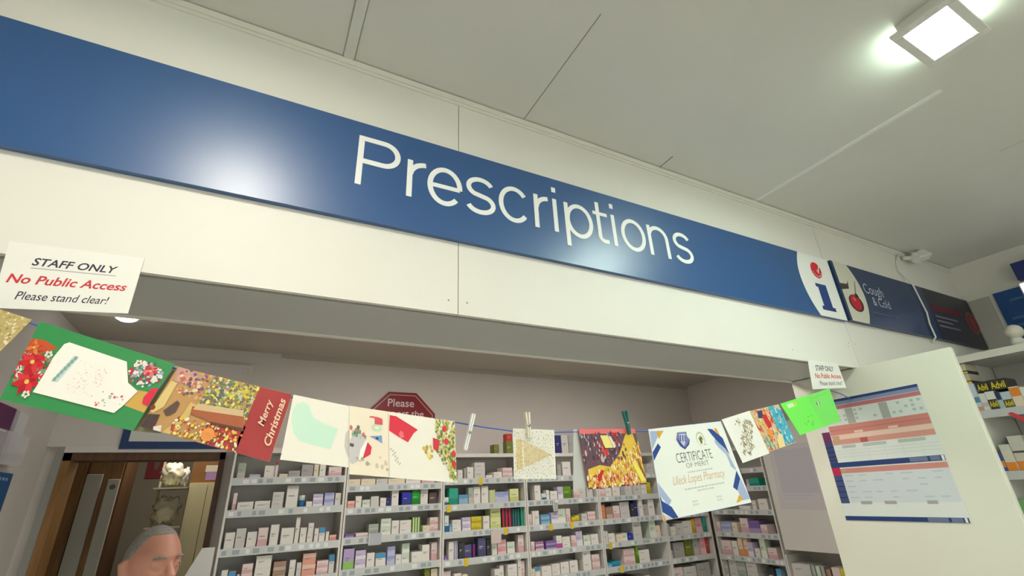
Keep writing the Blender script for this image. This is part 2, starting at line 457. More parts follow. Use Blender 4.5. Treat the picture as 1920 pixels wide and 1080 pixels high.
def gl_s(b, x0, x1):
    cx = (x0 + x1) / 2; w = (x1 - x0) / 2 - h; top, bot = XH - h + .004, BL + h - .004; mid = (top + bot) / 2
    r1 = (top - mid) / 2; r2 = (mid - bot) / 2
    p = arc(cx, mid + r1, w * .93, r1, 22, 90, 7) + arc(cx, mid + r1, w * .93, r1, 90, 238, 12)[1:]
    q = arc(cx, mid - r2, w, r2, 58, -90, 12) + arc(cx, mid - r2, w, r2, -90, -160, 7)[1:]
    stroke(b, p + q)
def gl_r(b, x0, x1):
    stroke(b, [(x0 + h, BL), (x0 + h, XH)])
    stroke(b, arc(x1 - .004, XH - .062, x1 - x0 - h - .006, .052, 176, 92, 10))
def gl_i(b, x0):
    stroke(b, [(x0 + h, BL), (x0 + h, XH)]); stroke(b, [(x0 + h, CH - .012), (x0 + h, CH + .012)])
def gl_P(b, x0, x1):
    top, m = CH - h, 1.03; r = (top - m) / 2
    stroke(b, [(x0 + h, BL), (x0 + h, CH)])
    stroke(b, [(x0 + h, top), (x1 - h - r * 1.05, top)] + arc(x1 - h - r * 1.05, (top + m) / 2, r * 1.05, r, 90, -90, 16)[1:-1] + [(x1 - h - r * 1.05, m), (x0 + h, m)])
def gl_p(b, x0, x1):
    stroke(b, [(x0 + h, DE), (x0 + h, XH)])
    cx, cz = (x0 + x1) / 2 + .004, (BL + XH) / 2
    stroke(b, arc(cx, cz, (x1 - x0) / 2 - h, (XH - BL) / 2 - h + .004, 0, 360, 36)[:-1], closed=True)
def gl_t(b, x0, x1):
    sx = x0 + (x1 - x0) * .36
    stroke(b, [(sx, CH), (sx, BL + .03)] + arc(sx + .024, BL + .034, .024, .024, 190, 270, 8) + [(x1 - .004, BL + .010)])
    stroke(b, [(x0, XH - .012), (x1, XH - .012)], SW * .85)
def gl_n(b, x0, x1):
    stroke(b, [(x0 + h, BL), (x0 + h, XH)])
    r = (x1 - x0) / 2 - h
    stroke(b, arc(x0 + h + r, XH - .058, r, .052, 176, 0, 18) + [(x1 - h, BL)])
for fn, args in ((gl_P, (.168, .311)), (gl_r, (.336, .408)), (gl_e, (.409, .540)), (gl_s, (.552, .673)), (gl_c, (.687, .820)), (gl_r, (.842, .914)),
                 (gl_i, (.930,)), (gl_p, (.985, 1.120)), (gl_t, (1.130, 1.206)), (gl_i, (1.227,)), (gl_o, (1.275, 1.412)), (gl_n, (1.430, 1.553)), (gl_s, (1.582, 1.700))):
    b = MB(); fn(b, *args); b.build('letter', t)

# dark cough and cold sign beside it
CX0, CX1, CZ0, CZ1 = 2.885, 4.645, .812, 1.19
t = empty('cough_and_cold_sign', (3.7, HF, CZ0), 'dark blue cough and cold sign with a red cherry, right end of the header', 'sign')
M_END = mat('gloss_black_sign', (44, 44, 56), .4, .5)
b = MB(); b.box(CX0, 3.95, SY - .006, HF, CZ0, CZ1, M_SIGN_DARK); b.box(3.95, CX1, SY - .006, HF, CZ0, CZ1, M_END); b.build('sign_board', t)
y = SY - .007
b = MB(); sv = (SX1, SZ0, SZ1)
pts = []
for i in range(25):
    z = CZ1 + (CZ0 - CZ1) * i / 24
    k = (z - .985) / (.2 if z > .985 else .175)
    pts.append((3.138 - k * k * (.085 if z > .985 else .06), z))
for (xa, za), (xb, zb) in zip(pts, pts[1:]):
    b.face([(CX0 + .022, y, za), (CX0 + .022, y, zb), (xb, y, zb), (xa, y, za)], mat('pale_picture', (214, 212, 196), .4))
b.build('pale_picture_panel', t)
b = MB()
b.face([(CX0 + .022, y - .001, 1.045), (CX0 + .022, y - .001, 1.005), (2.985, y - .001, 1.02), (3.0, y - .001, 1.075), (2.98, y - .001, 1.05)], paint(66, 62, 50))
b.face([(3.012 + .072 * math.cos(a * .314), y - .001, .932 + .055 * math.sin(a * .314)) for a in range(20)], paint(60, 40, 38))
b.face([(3.008 + .055 * math.cos(a * .314), y - .002, .935 + .050 * math.sin(a * .314)) for a in range(20)], paint(186, 24, 44))
b.face([(3.0 + .018 * math.cos(a * .628), y - .003, .955 + .014 * math.sin(a * .628)) for a in range(10)], paint(222, 90, 96))
b.face([(3.03, y - .003, .985), (3.036, y - .003, .985), (3.078, y - .003, 1.085), (3.074, y - .003, 1.085)], paint(70, 62, 48))
b.face([(3.015, y - .003, .965), (3.06, y - .003, .975), (3.05, y - .003, .995), (3.025, y - .003, .995)], paint(56, 52, 40))
b.build('cherry_picture', t)
def flat_text(s, x0, x1, z0, z1, y, mt, name, parent, bold=0.0, shear=0.0):
    vs, fs = text_poly(s, bold, shear); b = MB()
    b.faces([(x0 + (x1 - x0) * u, y, z0 + (z1 - z0) * v) for u, v in vs], fs, mt)
    return b.build(name, parent)
M_PALE = paint(205, 212, 228)
flat_text('Cough', 3.16, 3.375, 1.0, 1.088, y, M_PALE, 'lettering', t, -.012)
flat_text('& Cold', 3.215, 3.41, .948, 1.005, y, M_PALE, 'lettering', t, -.012)
b = MB(); b.box(3.17, 3.40, y, y + .001, .896, .901, paint(96, 112, 140)); b.box(3.43, 3.45, y, y + .001, .89, .904, paint(96, 112, 140)); b.build('small_print_line', t)
b = MB(); rr = random.Random(3)
x = 4.0
while x < 4.40:
    w = rr.uniform(.02, .05); b.box(x, x + w, y, y + .001, 1.03, 1.03 + rr.uniform(.03, .05), paint(112, 30, 42)); x += w + .006
b.build('red_print_line', t)
b = MB()
for z, xe in ((.985, 4.32), (.952, 4.22), (.916, 4.30)): b.box(4.0, xe, y, y + .001, z - .008, z + .006, paint(110, 116, 128))
b.build('grey_print_lines', t)
b = MB()
b.faces([(4.567 + r * math.cos(a * .2618), y - .0005, 1.0 + r * .95 * math.sin(a * .2618)) for r in (.074, .088) for a in range(24)], [(i, (i + 1) % 24, 24 + (i + 1) % 24, 24 + i) for i in range(24)], paint(150, 84, 84))
b.face([(4.567 + .07 * math.cos(a * .2618), y - .0008, 1.0 + .066 * math.sin(a * .2618)) for a in range(24)], paint(118, 44, 50))
b.face([(4.545, y - .001, 1.045), (4.58, y - .001, .97), (4.6, y - .001, .95), (4.57, y - .001, 1.04)], paint(160, 100, 100))
b.build('red_roundel', t)
# motion sensor in the angle of ceiling and header, and its cable
t = empty('motion_sensor', (4.02, HF - .06, CEIL), 'white motion sensor in the corner of ceiling and header', 'sensor')
b = MB(); ax = Vector((.86, -.18, .30)).normalized(); wv = Vector((-.1, .35, .5)); wv = (wv - ax * wv.dot(ax)).normalized(); dv = ax.cross(wv); c0 = Vector((4.01, HF - .075, CEIL - .05))
vs = [tuple(c0 + ax * (i * .075) + wv * (j * .036 * (1 if i > 0 else .8)) + dv * (k * .03)) for i in (-1, 1) for j in (-1, 1) for k in (-1, 1)]
b.faces(vs, [(0, 1, 3, 2), (4, 6, 7, 5), (0, 4, 5, 1), (2, 3, 7, 6), (0, 2, 6, 4), (1, 5, 7, 3)], M_PLASTIC); b.build('sensor_body', t, bevel=.008)
b = MB(); b.tube([(3.9, HF - .015, CEIL - .06), (3.945, HF - .045, CEIL - .065)], .016, M_PLASTIC, 8); b.build('bracket', t)
b = MB(); b.tube([(4.0, HF - .03, CEIL - .004), (4.06, HF - .05, CEIL - .012)], .02, M_PLASTIC, 8); b.build('ceiling_mount', t)
b = MB(); b.tube([(3.85, HF - .012, 1.43), (3.80, HF - .004, 1.36), (3.782, HF - .004, 1.30), (3.81, SY - .012, 1.21), (3.812, SY - .019, 1.185), (3.832, SY - .019, 1.07), (3.85, SY - .019, .98), (3.822, SY - .019, .9), (3.83, SY - .019, .81), (3.835, HF - .005, .78)], .0055, M_PLASTIC, 6)
tag(b.build('sensor_cable'), 'thin white cable hanging from the motion sensor across the dark sign', 'cable')
# sign band on the right-hand wall
b = MB(); b.box(RW - .012, RW, 1.20, HF - .03, .60, 1.18, mat('grey_board', (190, 188, 180), .5)); tag(b.build('blank_sign_board'), 'blank pale grey board on the right wall next to the dark sign', 'sign board')
t = empty('blue_wall_sign', (RW, .9, .75), 'blue sign with faint pale print on the right wall', 'sign')
b = MB(); b.box(RW - .02, RW, .70, 1.17, .70, 1.185, mat('blue_wall_sign', (18, 78, 146), .4)); b.build('sign_board', t)
b = MB()
for y0, y1, z in ((1.02, 1.10, 1.10), (1.0, 1.13, .97), (.98, 1.12, .92), (.95, 1.12, .88)):
    b = MB(); b.box(RW - .021, RW - .02, y0, y1, z, z + .018, paint(70, 112, 160)); b.build('pale_print_line', t)
b = MB(); b.box(4.58, 4.64, .72, 1.0, 1.215, 1.34, mat('indigo_box', (44, 52, 120), .4)); tag(b.build('indigo_sign'), 'small indigo board above the blue wall sign at the right frame edge', 'sign')
t = empty('white_screen', (4.40, .93, .75), 'white lit edge of a display screen in front of the blue wall sign', 'screen')
b = MB(); b.box(4.37, 4.42, .72, .965, .98, 1.14, M_PLASTIC); b.build('screen_body', t, bevel=.012)
b = MB(); b.box(4.362, 4.37, .74, .955, .99, 1.13, mat('lit_screen', (236, 236, 255), .4, emit=1.0)); b.build('screen_face', t)
b = MB(); b.box(4.385, 4.415, .80, .86, .715, .98, M_PLASTIC); b.build('stand', t)

# ------------------------------------------------------------------ dispensary shelving
SF = 3.2                                   # front line of the shelves on the back wall
M_TICK = paint(158, 170, 176); M_YEL = paint(220, 190, 30); M_TICK2 = paint(228, 232, 234)
TAGS = {(3, 1): [(1.42, 'y')], (3, 2): [(1.19, 'y')], (3, 3): [(1.60, 'y')], (3, 4): [(1.31, 'y')], (4, 3): [(2.14, 'y'), (1.96, 'y')],
        (5, 4): [(2.47, 'y')], (5, 5): [(2.55, 'y')], (5, 2): [], (6, 5): []}
LEV = {0: .263, 1: .103, 2: -.055, 3: -.213, 4: -.371, 5: -.53, 6: -.69, 7: -.85, 8: -1.05, 9: -1.28, 10: -1.51}
def lev(bay, k):
    if bay == 1: return {0: .295, 1: .140, 2: -.022, 3: -.207}.get(k, LEV[k])
    if bay == 2: return {1: .083, 2: -.042, 3: -.2, 4: -.362, 5: -.51}.get(k, LEV[k])
    if bay == 7: return {2: -.031, 3: -.204, 5: -.54, 6: -.71}.get(k, LEV[k])
    return LEV[k]
BAYS = {1: (-.075, .545), 2: (.545, 1.16), 3: (1.16, 1.785), 4: (1.785, 2.42), 5: (2.42, 3.06), 6: (3.06, 3.57), 7: (2.6, 3.2), 8: (1.98, 2.6)}
BAY_LABEL = {1: 'white shelving bay of medicine packs right beside the timber doorway',
             2: 'white shelving bay below the red octagonal sign, second from the doorway',
             3: 'white shelving bay with the teal pack, third from the doorway',
             4: 'white shelving bay behind the small striped card, fourth from the doorway',
             5: 'white shelving bay left of the certificate corner, fifth from the doorway',
             6: 'narrow white shelving bay in the room corner under the certificate',
             7: 'white shelving bay on the side wall left of the white cupboard',
             8: 'white shelving bay on the side wall underneath the white cupboard'}
rnd = random.Random(11)
def make_bay(k):
    a, c = BAYS[k]; side = k >= 7
    def bx(b, u0, u1, d0, d1, z0, z1, mt):       # u runs along the wall, d into the shelf
        if side: b.box(3.6 + d0, 3.6 + d1, u0, u1, z0, z1, mt)
        else: b.box(u0, u1, SF + d0, SF + d1, z0, z1, mt)
    top = {1: .33, 7: .30, 8: -.50}.get(k, LEV[0])
    loc = (3.74, (a + c) / 2, -H) if side else ((a + c) / 2, SF + .14, -H)
    t = empty('shelving_bay', loc, BAY_LABEL[k], 'shelving', 'dispensary shelving bays')
    w = .013
    b = MB(); bx(b, a + .002, a + w, 0, .27, -H, top, M_SHELF); b.build('upright', t)
    b = MB(); bx(b, c - w, c - .002, 0, .27, -H, top, M_SHELF); b.build('upright', t)
    b = MB(); bx(b, a + w, c - w, .262, .27, -H, top, M_SHELF); b.build('back_panel', t)
    ks = range(0, 11)
    if k == 8: ks = range(6, 11)
    for i in ks:
        if k == 7 and i == 0: zt = .27
        else: zt = lev(k, i)
        if zt > top: continue
        b = MB(); bx(b, a + w, c - w, .004, .262, zt - .018, zt, M_SHELF); s_ = b.build('shelf', t)
        if i > 6: continue
        b = MB(); h0 = zt - .036
        if i == 0: bx(b, a + w, c - w, -.001, .004, zt - .022, zt + .002, M_SHELF)
        else:
            bx(b, a + w, c - w, 0, .004, h0, zt + .003, M_STRIP)
            u = a + w + .01
            while u < c - w - .04:
                l = rnd.uniform(.018, .034)
                bx(b, u, u + l, -.001, 0, h0 + .008, zt - .006, rnd.choice((M_TICK, M_TICK2, M_TICK, M_STRIP)))
                u += l + rnd.uniform(.006, .03)
            for tu, ty in TAGS.get((k, i), []):
                bx(b, tu, tu + .026, -.002, 0, h0 - .006, zt + .004, M_YEL)
        b.build('ticket_strip', s_)
    return t
for k in BAYS: make_bay(k)

# ------------------------------------------------------------------ medicine packs, one by one
ITEMS = """1,1,-0.045,0.040,0.081,greygreen,1
1,1,0.017,0.057,0.020,lilac,1
1,1,0.090,0.051,0.066,white,1
1,1,0.143,0.019,0.094,redcap,1
1,1,0.170,0.046,0.020,cream,1
1,1,0.218,0.064,0.036,grey,1
1,1,0.287,0.065,0.068,grey,1
1,1,0.355,0.027,0.068,cream,1
1,1,0.386,0.035,0.068,white,1
1,1,0.440,0.076,0.054,pinkwhite,1
1,2,-0.043,0.019,0.088,pinkwhite,1
1,2,-0.018,0.079,0.041,white,1
1,2,0.067,0.079,0.042,white,1
1,2,0.151,0.059,0.085,greywhite,2
1,2,0.224,0.062,0.115,white,1
1,2,0.292,0.036,0.063,wblue,1
1,2,0.333,0.034,0.029,white,1
1,2,0.370,0.057,0.067,lilac,2
1,2,0.431,0.056,0.071,liblue,2
1,2,0.493,0.034,0.068,white,1
1,3,-0.049,0.046,0.078,white,1
1,3,0.001,0.047,0.095,greywhite,1
1,3,0.055,0.048,0.074,white,1
1,3,0.107,0.049,0.091,pinkwhite,1
1,3,0.166,0.044,0.103,white,1
1,3,0.222,0.067,0.082,white,1
1,3,0.293,0.023,0.134,white,1
1,3,0.321,0.034,0.077,white,1
1,3,0.360,0.032,0.099,white,2
1,3,0.397,0.023,0.069,white,1
1,3,0.423,0.033,0.071,bluetop,1
1,3,0.460,0.018,0.048,white,1
1,3,0.482,0.039,0.029,salmon,1
1,4,-0.037,0.030,0.065,white,1
1,4,-0.003,0.034,0.055,bluetop,1
1,4,0.036,0.015,0.040,pinkwhite,1
1,4,0.056,0.053,0.086,pinkwhite,2
1,4,0.117,0.077,0.118,white,2
1,4,0.206,0.064,0.083,tan,2
1,4,0.286,0.032,0.084,white,1
1,4,0.323,0.025,0.068,greywhite,1
1,4,0.352,0.071,0.109,salmon,2
1,4,0.428,0.061,0.067,pinkwhite,2
1,4,0.494,0.030,0.092,bluetop,1
2,1,0.563,0.070,0.037,cream,1
2,1,0.636,0.087,0.037,cream,1
2,1,0.727,0.071,0.035,greywhite,1
2,1,0.804,0.108,0.035,cream,1
2,1,0.918,0.098,0.042,white,1
2,1,1.023,0.088,0.039,pinkwhite,1
2,2,0.564,0.043,0.041,salmon,1
2,2,0.610,0.036,0.066,white,1
2,2,0.651,0.047,0.044,palegreen,1
2,2,0.701,0.051,0.061,greywhite,2
2,2,0.759,0.037,0.050,white,1
2,2,0.799,0.028,0.048,navy,1
2,2,0.831,0.044,0.097,white,1
2,2,0.895,0.062,0.075,blue,1
2,2,0.961,0.052,0.084,green,1
2,2,1.020,0.050,0.096,white,1
2,2,1.076,0.057,0.070,darkbrown,1
2,3,0.568,0.051,0.020,purple,1
2,3,0.627,0.072,0.021,pinkwhite,1
2,3,0.704,0.060,0.064,greygreen,2
2,3,0.771,0.063,0.090,palegreen,2
2,3,0.841,0.046,0.076,white,1
2,3,0.890,0.073,0.074,white,2
2,3,0.968,0.054,0.086,greenstripe,1
2,3,1.036,0.045,0.036,cream,1
2,3,1.084,0.057,0.079,pinkwhite,2
2,4,0.568,0.061,0.106,lilgreen,1
2,4,0.635,0.062,0.092,lilac,2
2,4,0.702,0.046,0.074,white,1
2,4,0.754,0.060,0.067,bluetop,1
2,4,0.820,0.048,0.097,liblue,2
2,4,0.874,0.035,0.050,white,1
2,4,0.913,0.049,0.106,palegreen,2
2,4,0.970,0.067,0.056,white,1
2,4,1.039,0.048,0.089,white,1
2,4,1.101,0.039,0.098,pinkwhite,1
2,5,0.573,0.052,0.098,charcoal,1
2,5,0.630,0.075,0.098,greywhite,1
2,5,0.718,0.063,0.059,white,1
2,5,0.786,0.070,0.070,pinkwhite,1
2,5,0.868,0.071,0.061,white,1
2,5,1.055,0.034,0.109,olive,1
2,5,1.099,0.043,0.102,cream,1
3,0,1.552,0.041,0.065,olive,1
3,0,1.652,0.055,0.088,olive,1
3,1,1.274,0.036,0.058,white,1
3,1,1.317,0.017,0.066,grey,1
3,1,1.340,0.047,0.074,white,1
3,1,1.394,0.081,0.103,greywhite,2
3,1,1.483,0.049,0.020,white,1
3,1,1.544,0.065,0.039,white,1
3,1,1.613,0.077,0.066,pinkwhite,2
3,1,1.702,0.058,0.056,white,1
3,2,1.181,0.030,0.048,wblue,1
3,2,1.213,0.064,0.102,teal,1
3,2,1.281,0.066,0.060,lightblue,1
3,2,1.352,0.037,0.102,greygreen,1
3,2,1.393,0.050,0.106,white,1
3,2,1.450,0.052,0.109,white,1
3,2,1.509,0.044,0.081,yellowstripe,1
3,2,1.556,0.102,0.068,liblue,1
3,2,1.667,0.071,0.083,paleyellow,1
3,3,1.182,0.029,0.098,wblue,1
3,3,1.215,0.018,0.046,lightblue,1
3,3,1.237,0.062,0.068,white,2
3,3,1.304,0.062,0.079,lilac,2
3,3,1.371,0.074,0.080,yellow,2
3,3,1.455,0.046,0.080,white,1
3,3,1.514,0.078,0.130,paleyellow,2
3,3,1.597,0.081,0.118,blackred,2
3,3,1.681,0.064,0.111,blackteal,2
3,3,1.748,0.019,0.122,tealgreen,1
3,4,1.188,0.020,0.025,purple,1
3,4,1.214,0.033,0.102,white,1
3,4,1.248,0.030,0.105,navystripe,1
3,4,1.284,0.039,0.091,charcoal,1
3,4,1.325,0.051,0.076,slate,1
3,4,1.378,0.019,0.076,magnavy,1
3,4,1.417,0.056,0.108,slate,1
3,4,1.479,0.028,0.098,charcoal,1
3,4,1.518,0.037,0.085,white,1
3,4,1.564,0.064,0.086,pink,2
3,4,1.635,0.059,0.068,palegreen,1
3,4,1.720,0.045,0.104,pinkwhite,1
3,5,1.183,0.047,0.100,pinkwhite,1
3,5,1.248,0.048,0.082,white,1
3,5,1.302,0.039,0.072,cream,1
3,5,1.528,0.038,0.079,white,1
3,5,1.570,0.030,0.095,white,1
3,5,1.625,0.071,0.096,white,2
3,5,1.701,0.027,0.134,white,1
3,5,1.730,0.027,0.107,pinkwhite,1
4,0,2.078,0.049,0.134,navy,1
4,0,2.130,0.063,0.134,greywhite,1
4,0,2.196,0.043,0.134,grey,1
4,1,2.073,0.035,0.081,grey,1
4,1,2.120,0.076,0.101,white,1
4,2,1.871,0.051,0.103,white,1
4,2,1.924,0.036,0.044,wblue,1
4,2,1.964,0.026,0.065,white,1
4,2,1.997,0.062,0.057,white,1
4,2,2.063,0.048,0.084,lilac,1
4,2,2.115,0.071,0.085,green2,1
4,2,2.201,0.050,0.064,pinkwhite,1
4,2,2.260,0.066,0.071,greywhite,1
4,2,2.333,0.058,0.081,greywhite,1
4,3,1.805,0.025,0.070,pinkwhite,1
4,3,1.834,0.018,0.090,white,1
4,3,1.860,0.038,0.091,white,1
4,3,1.908,0.074,0.063,lightblue,2
4,3,1.988,0.061,0.072,lilac,1
4,3,2.053,0.066,0.093,palegreen,1
4,3,2.122,0.040,0.091,pinkwhite,1
4,3,2.166,0.031,0.032,yellow,1
4,3,2.201,0.036,0.041,yellow,1
4,3,2.257,0.052,0.050,greywhite,1
4,3,2.317,0.072,0.060,pinkwhite,2
4,4,1.811,0.030,0.057,pinkwhite,1
4,4,1.854,0.069,0.052,mauve,2
4,4,1.932,0.086,0.052,purple,2
4,4,2.022,0.045,0.078,magtop,1
4,4,2.074,0.068,0.067,white,2
4,4,2.150,0.040,0.070,pinkwhite,1
4,4,2.195,0.057,0.094,lilac,1
4,4,2.258,0.063,0.063,palegreen,1
4,4,2.324,0.066,0.066,white,1
4,5,1.814,0.026,0.052,cream,1
4,5,1.843,0.039,0.057,bluetop,1
4,5,1.887,0.078,0.060,white,1
4,5,1.969,0.067,0.066,white,2
4,5,2.044,0.070,0.070,white,1
4,5,2.118,0.068,0.073,white,1
4,5,2.231,0.072,0.134,white,2
4,5,2.309,0.071,0.094,pinkwhite,2
5,1,2.492,0.079,0.081,greywhite,1
5,1,2.579,0.090,0.067,white,1
5,1,2.681,0.093,0.083,grey,1
5,1,2.975,0.067,0.077,greywhite,1
5,2,2.450,0.057,0.056,pinkwhite,1
5,2,2.511,0.058,0.060,white,1
5,2,2.575,0.072,0.064,white,1
5,2,2.654,0.046,0.065,grey,1
5,2,2.705,0.077,0.072,greywhite,1
5,2,2.788,0.073,0.077,greywhite,1
5,2,2.865,0.060,0.075,white,1
5,2,2.933,0.046,0.089,yellow,1
5,3,2.447,0.042,0.102,orange,1
5,3,2.492,0.062,0.082,tan,1
5,3,2.559,0.063,0.089,pinkwhite,1
5,3,2.634,0.094,0.111,greywhite,2
5,3,2.736,0.038,0.098,charcoal,1
5,3,2.779,0.035,0.120,navy,1
5,3,2.819,0.041,0.128,white,1
5,3,2.866,0.047,0.085,grey,1
5,3,2.921,0.063,0.118,white,1
5,4,2.438,0.047,0.078,greywhite,1
5,4,2.489,0.060,0.059,white,1
5,4,2.557,0.059,0.049,cream,1
5,4,2.620,0.052,0.053,palegreen,1
5,4,2.675,0.049,0.047,blue,1
5,4,2.734,0.087,0.122,greywhite,2
5,4,2.900,0.067,0.124,palegreen,1
5,4,2.969,0.048,0.083,cream,1
5,5,2.438,0.050,0.025,lightblue,1
5,5,2.494,0.080,0.032,tealblue,1
5,5,2.615,0.108,0.103,pinkwhite,2
5,5,2.727,0.025,0.124,green2,1
5,5,2.754,0.110,0.085,white,2
5,6,2.438,0.136,0.073,pinkwhite,1
5,6,2.581,0.119,0.087,charcoal,1
5,6,2.727,0.105,0.075,greywhite,1
6,4,3.078,0.046,0.089,grey,1
6,4,3.126,0.049,0.064,white,1
6,4,3.182,0.077,0.084,greywhite,1
6,4,3.263,0.098,0.097,white,1
6,4,3.367,0.040,0.105,yellow,1
6,4,3.411,0.078,0.112,pink,1
6,4,3.498,0.032,0.120,teal,1
6,5,3.078,0.038,0.055,greygreen,1
6,5,3.132,0.116,0.105,grey,1
6,5,3.256,0.080,0.119,olive,1
6,5,3.349,0.062,0.132,greygreen,1
6,5,3.418,0.061,0.120,pink,1
6,5,3.485,0.029,0.121,red,1
6,6,3.078,0.110,0.094,pinkwhite,1
6,6,3.197,0.131,0.090,greywhite,1
6,6,3.335,0.145,0.103,grey,1
7,2,2.777,0.021,0.053,lilac,1
7,2,2.688,0.085,0.059,teal,1
7,3,2.813,0.105,0.029,white,1
7,3,2.761,0.034,0.068,white,1
7,3,2.659,0.082,0.079,white,1
7,4,3.143,0.039,0.075,pinkwhite,1
7,4,3.036,0.099,0.077,liblue,2
7,4,2.975,0.052,0.072,cream,1
7,4,2.879,0.074,0.104,pinkwhite,1
7,4,2.773,0.103,0.089,purple,1
7,4,2.710,0.059,0.062,pinkwhite,1
7,5,3.168,0.014,0.134,grey,1
7,5,3.071,0.095,0.105,pinkwhite,1
7,5,3.014,0.052,0.104,white,1
7,5,2.964,0.038,0.128,orangewhite,1
7,5,2.919,0.039,0.134,orangewhite,1
7,5,2.868,0.049,0.101,lilac,1
7,5,2.821,0.044,0.062,white,1
7,5,2.754,0.050,0.134,palegreen,1
7,5,2.676,0.076,0.073,pinkwhite,1
7,6,3.149,0.033,0.134,greygreen,2
7,6,3.061,0.079,0.134,greywhite,2
7,6,2.978,0.077,0.134,greygreen,2
7,6,2.870,0.098,0.134,greywhite,2
7,6,2.727,0.061,0.107,charcoal,1
7,6,2.683,0.041,0.106,lightblue,1
8,6,2.442,0.140,0.134,greywhite,2
8,6,2.404,0.026,0.134,greygreen,1
8,6,2.367,0.031,0.134,palegreen,1
8,6,2.338,0.024,0.134,grey,1
8,6,2.304,0.031,0.118,tan,1
8,6,2.238,0.056,0.134,pinkwhite,1
8,6,2.199,0.036,0.134,yellow,1"""
W_, PW_, GW_, GR_, CR_ = (226, 222, 216), (226, 208, 206), (204, 202, 198), (168, 166, 164), (226, 214, 188)
PACK = {  # body colour, band colour, band place, wording
 'white': (W_, None, 0, 'white'), 'pinkwhite': (PW_, (214, 170, 172), 1, 'pinkish white'), 'greywhite': (GW_, None, 0, 'greyish white'), 'grey': (GR_, None, 0, 'grey'),
 'cream': (CR_, None, 0, 'cream'), 'lilac': ((196, 186, 212), (226, 222, 230), 1, 'pale lilac'), 'liblue': ((188, 192, 222), (150, 158, 206), 2, 'lilac-blue'),
 'palegreen': ((200, 214, 196), (226, 228, 220), 1, 'pale green'), 'greygreen': ((164, 176, 164), (196, 190, 182), 1, 'grey-green'), 'olive': ((112, 122, 42), None, 0, 'olive green'),
 'bluetop': (W_, (70, 150, 196), 2, 'blue-topped white'), 'wblue': ((214, 226, 222), (30, 96, 146), 1, 'white and deep blue'), 'salmon': ((226, 160, 142), (236, 196, 180), 2, 'salmon pink'),
 'tan': ((160, 132, 112), (190, 170, 156), 1, 'tan brown'), 'navy': ((38, 42, 110), None, 0, 'navy blue'), 'blue': ((34, 50, 166), (50, 60, 130), 1, 'bright blue'), 'green': ((22, 158, 36), (16, 130, 30), 1, 'bright green'),
 'green2': ((104, 150, 34), (80, 124, 26), 1, 'leaf green'), 'darkbrown': ((88, 72, 66), None, 0, 'dark brown'), 'purple': ((120, 96, 158), (170, 150, 190), 1, 'purple'), 'greenstripe': ((80, 158, 20), (232, 214, 196), 3, 'green striped'),
 'lilgreen': ((178, 160, 204), (142, 190, 96), 1, 'lilac and green'), 'charcoal': ((54, 54, 60), None, 0, 'charcoal'), 'red': ((190, 52, 34), None, 0, 'red'), 'teal': ((34, 166, 140), (24, 140, 120), 1, 'teal'),
 'lightblue': ((140, 182, 206), (90, 150, 188), 2, 'light blue'), 'yellowstripe': ((218, 222, 204), (178, 188, 40), 3, 'yellow striped white'), 'paleyellow': ((216, 220, 160), (196, 202, 130), 1, 'pale yellow-green'),
 'yellow': ((214, 198, 44), (182, 164, 30), 1, 'yellow'), 'blackred': ((44, 42, 50), (206, 30, 70), 3, 'black and red'), 'blackteal': ((40, 52, 60), (20, 130, 128), 3, 'black and teal'), 'tealgreen': ((30, 160, 124), None, 0, 'teal green'),
 'navystripe': ((228, 228, 232), (24, 40, 120), 3, 'navy striped white'), 'slate': ((84, 84, 124), (70, 68, 110), 1, 'slate purple'), 'magnavy': ((36, 32, 92), (170, 40, 130), 3, 'navy and magenta'), 'pink': ((222, 160, 172), (232, 196, 200), 1, 'pink'),
 'mauve': ((160, 120, 158), (214, 196, 208), 1, 'mauve'), 'magtop': (W_, (186, 70, 150), 1, 'white and magenta'), 'orange': ((218, 138, 84), None, 0, 'orange'), 'tealblue': ((36, 146, 172), (28, 122, 150), 1, 'teal blue'),
 'orangewhite': ((232, 206, 176), (222, 150, 84), 1, 'orange and white'), 'redcap': ((222, 208, 206), (196, 70, 66), 0, 'red-capped white')}
ORDN = ['first', 'second', 'third', 'fourth', 'fifth', 'sixth', 'seventh', 'eighth', 'ninth', 'tenth', 'eleventh', 'twelfth', 'thirteenth', 'fourteenth']
BAY_NAME = {1: 'bay beside the doorway', 2: 'second bay from doorway', 3: 'third bay from doorway', 4: 'fourth bay from doorway', 5: 'fifth bay from doorway', 6: 'corner bay', 7: 'side wall bay', 8: 'bay under white cupboard'}
M_TXT = paint(120, 122, 130)
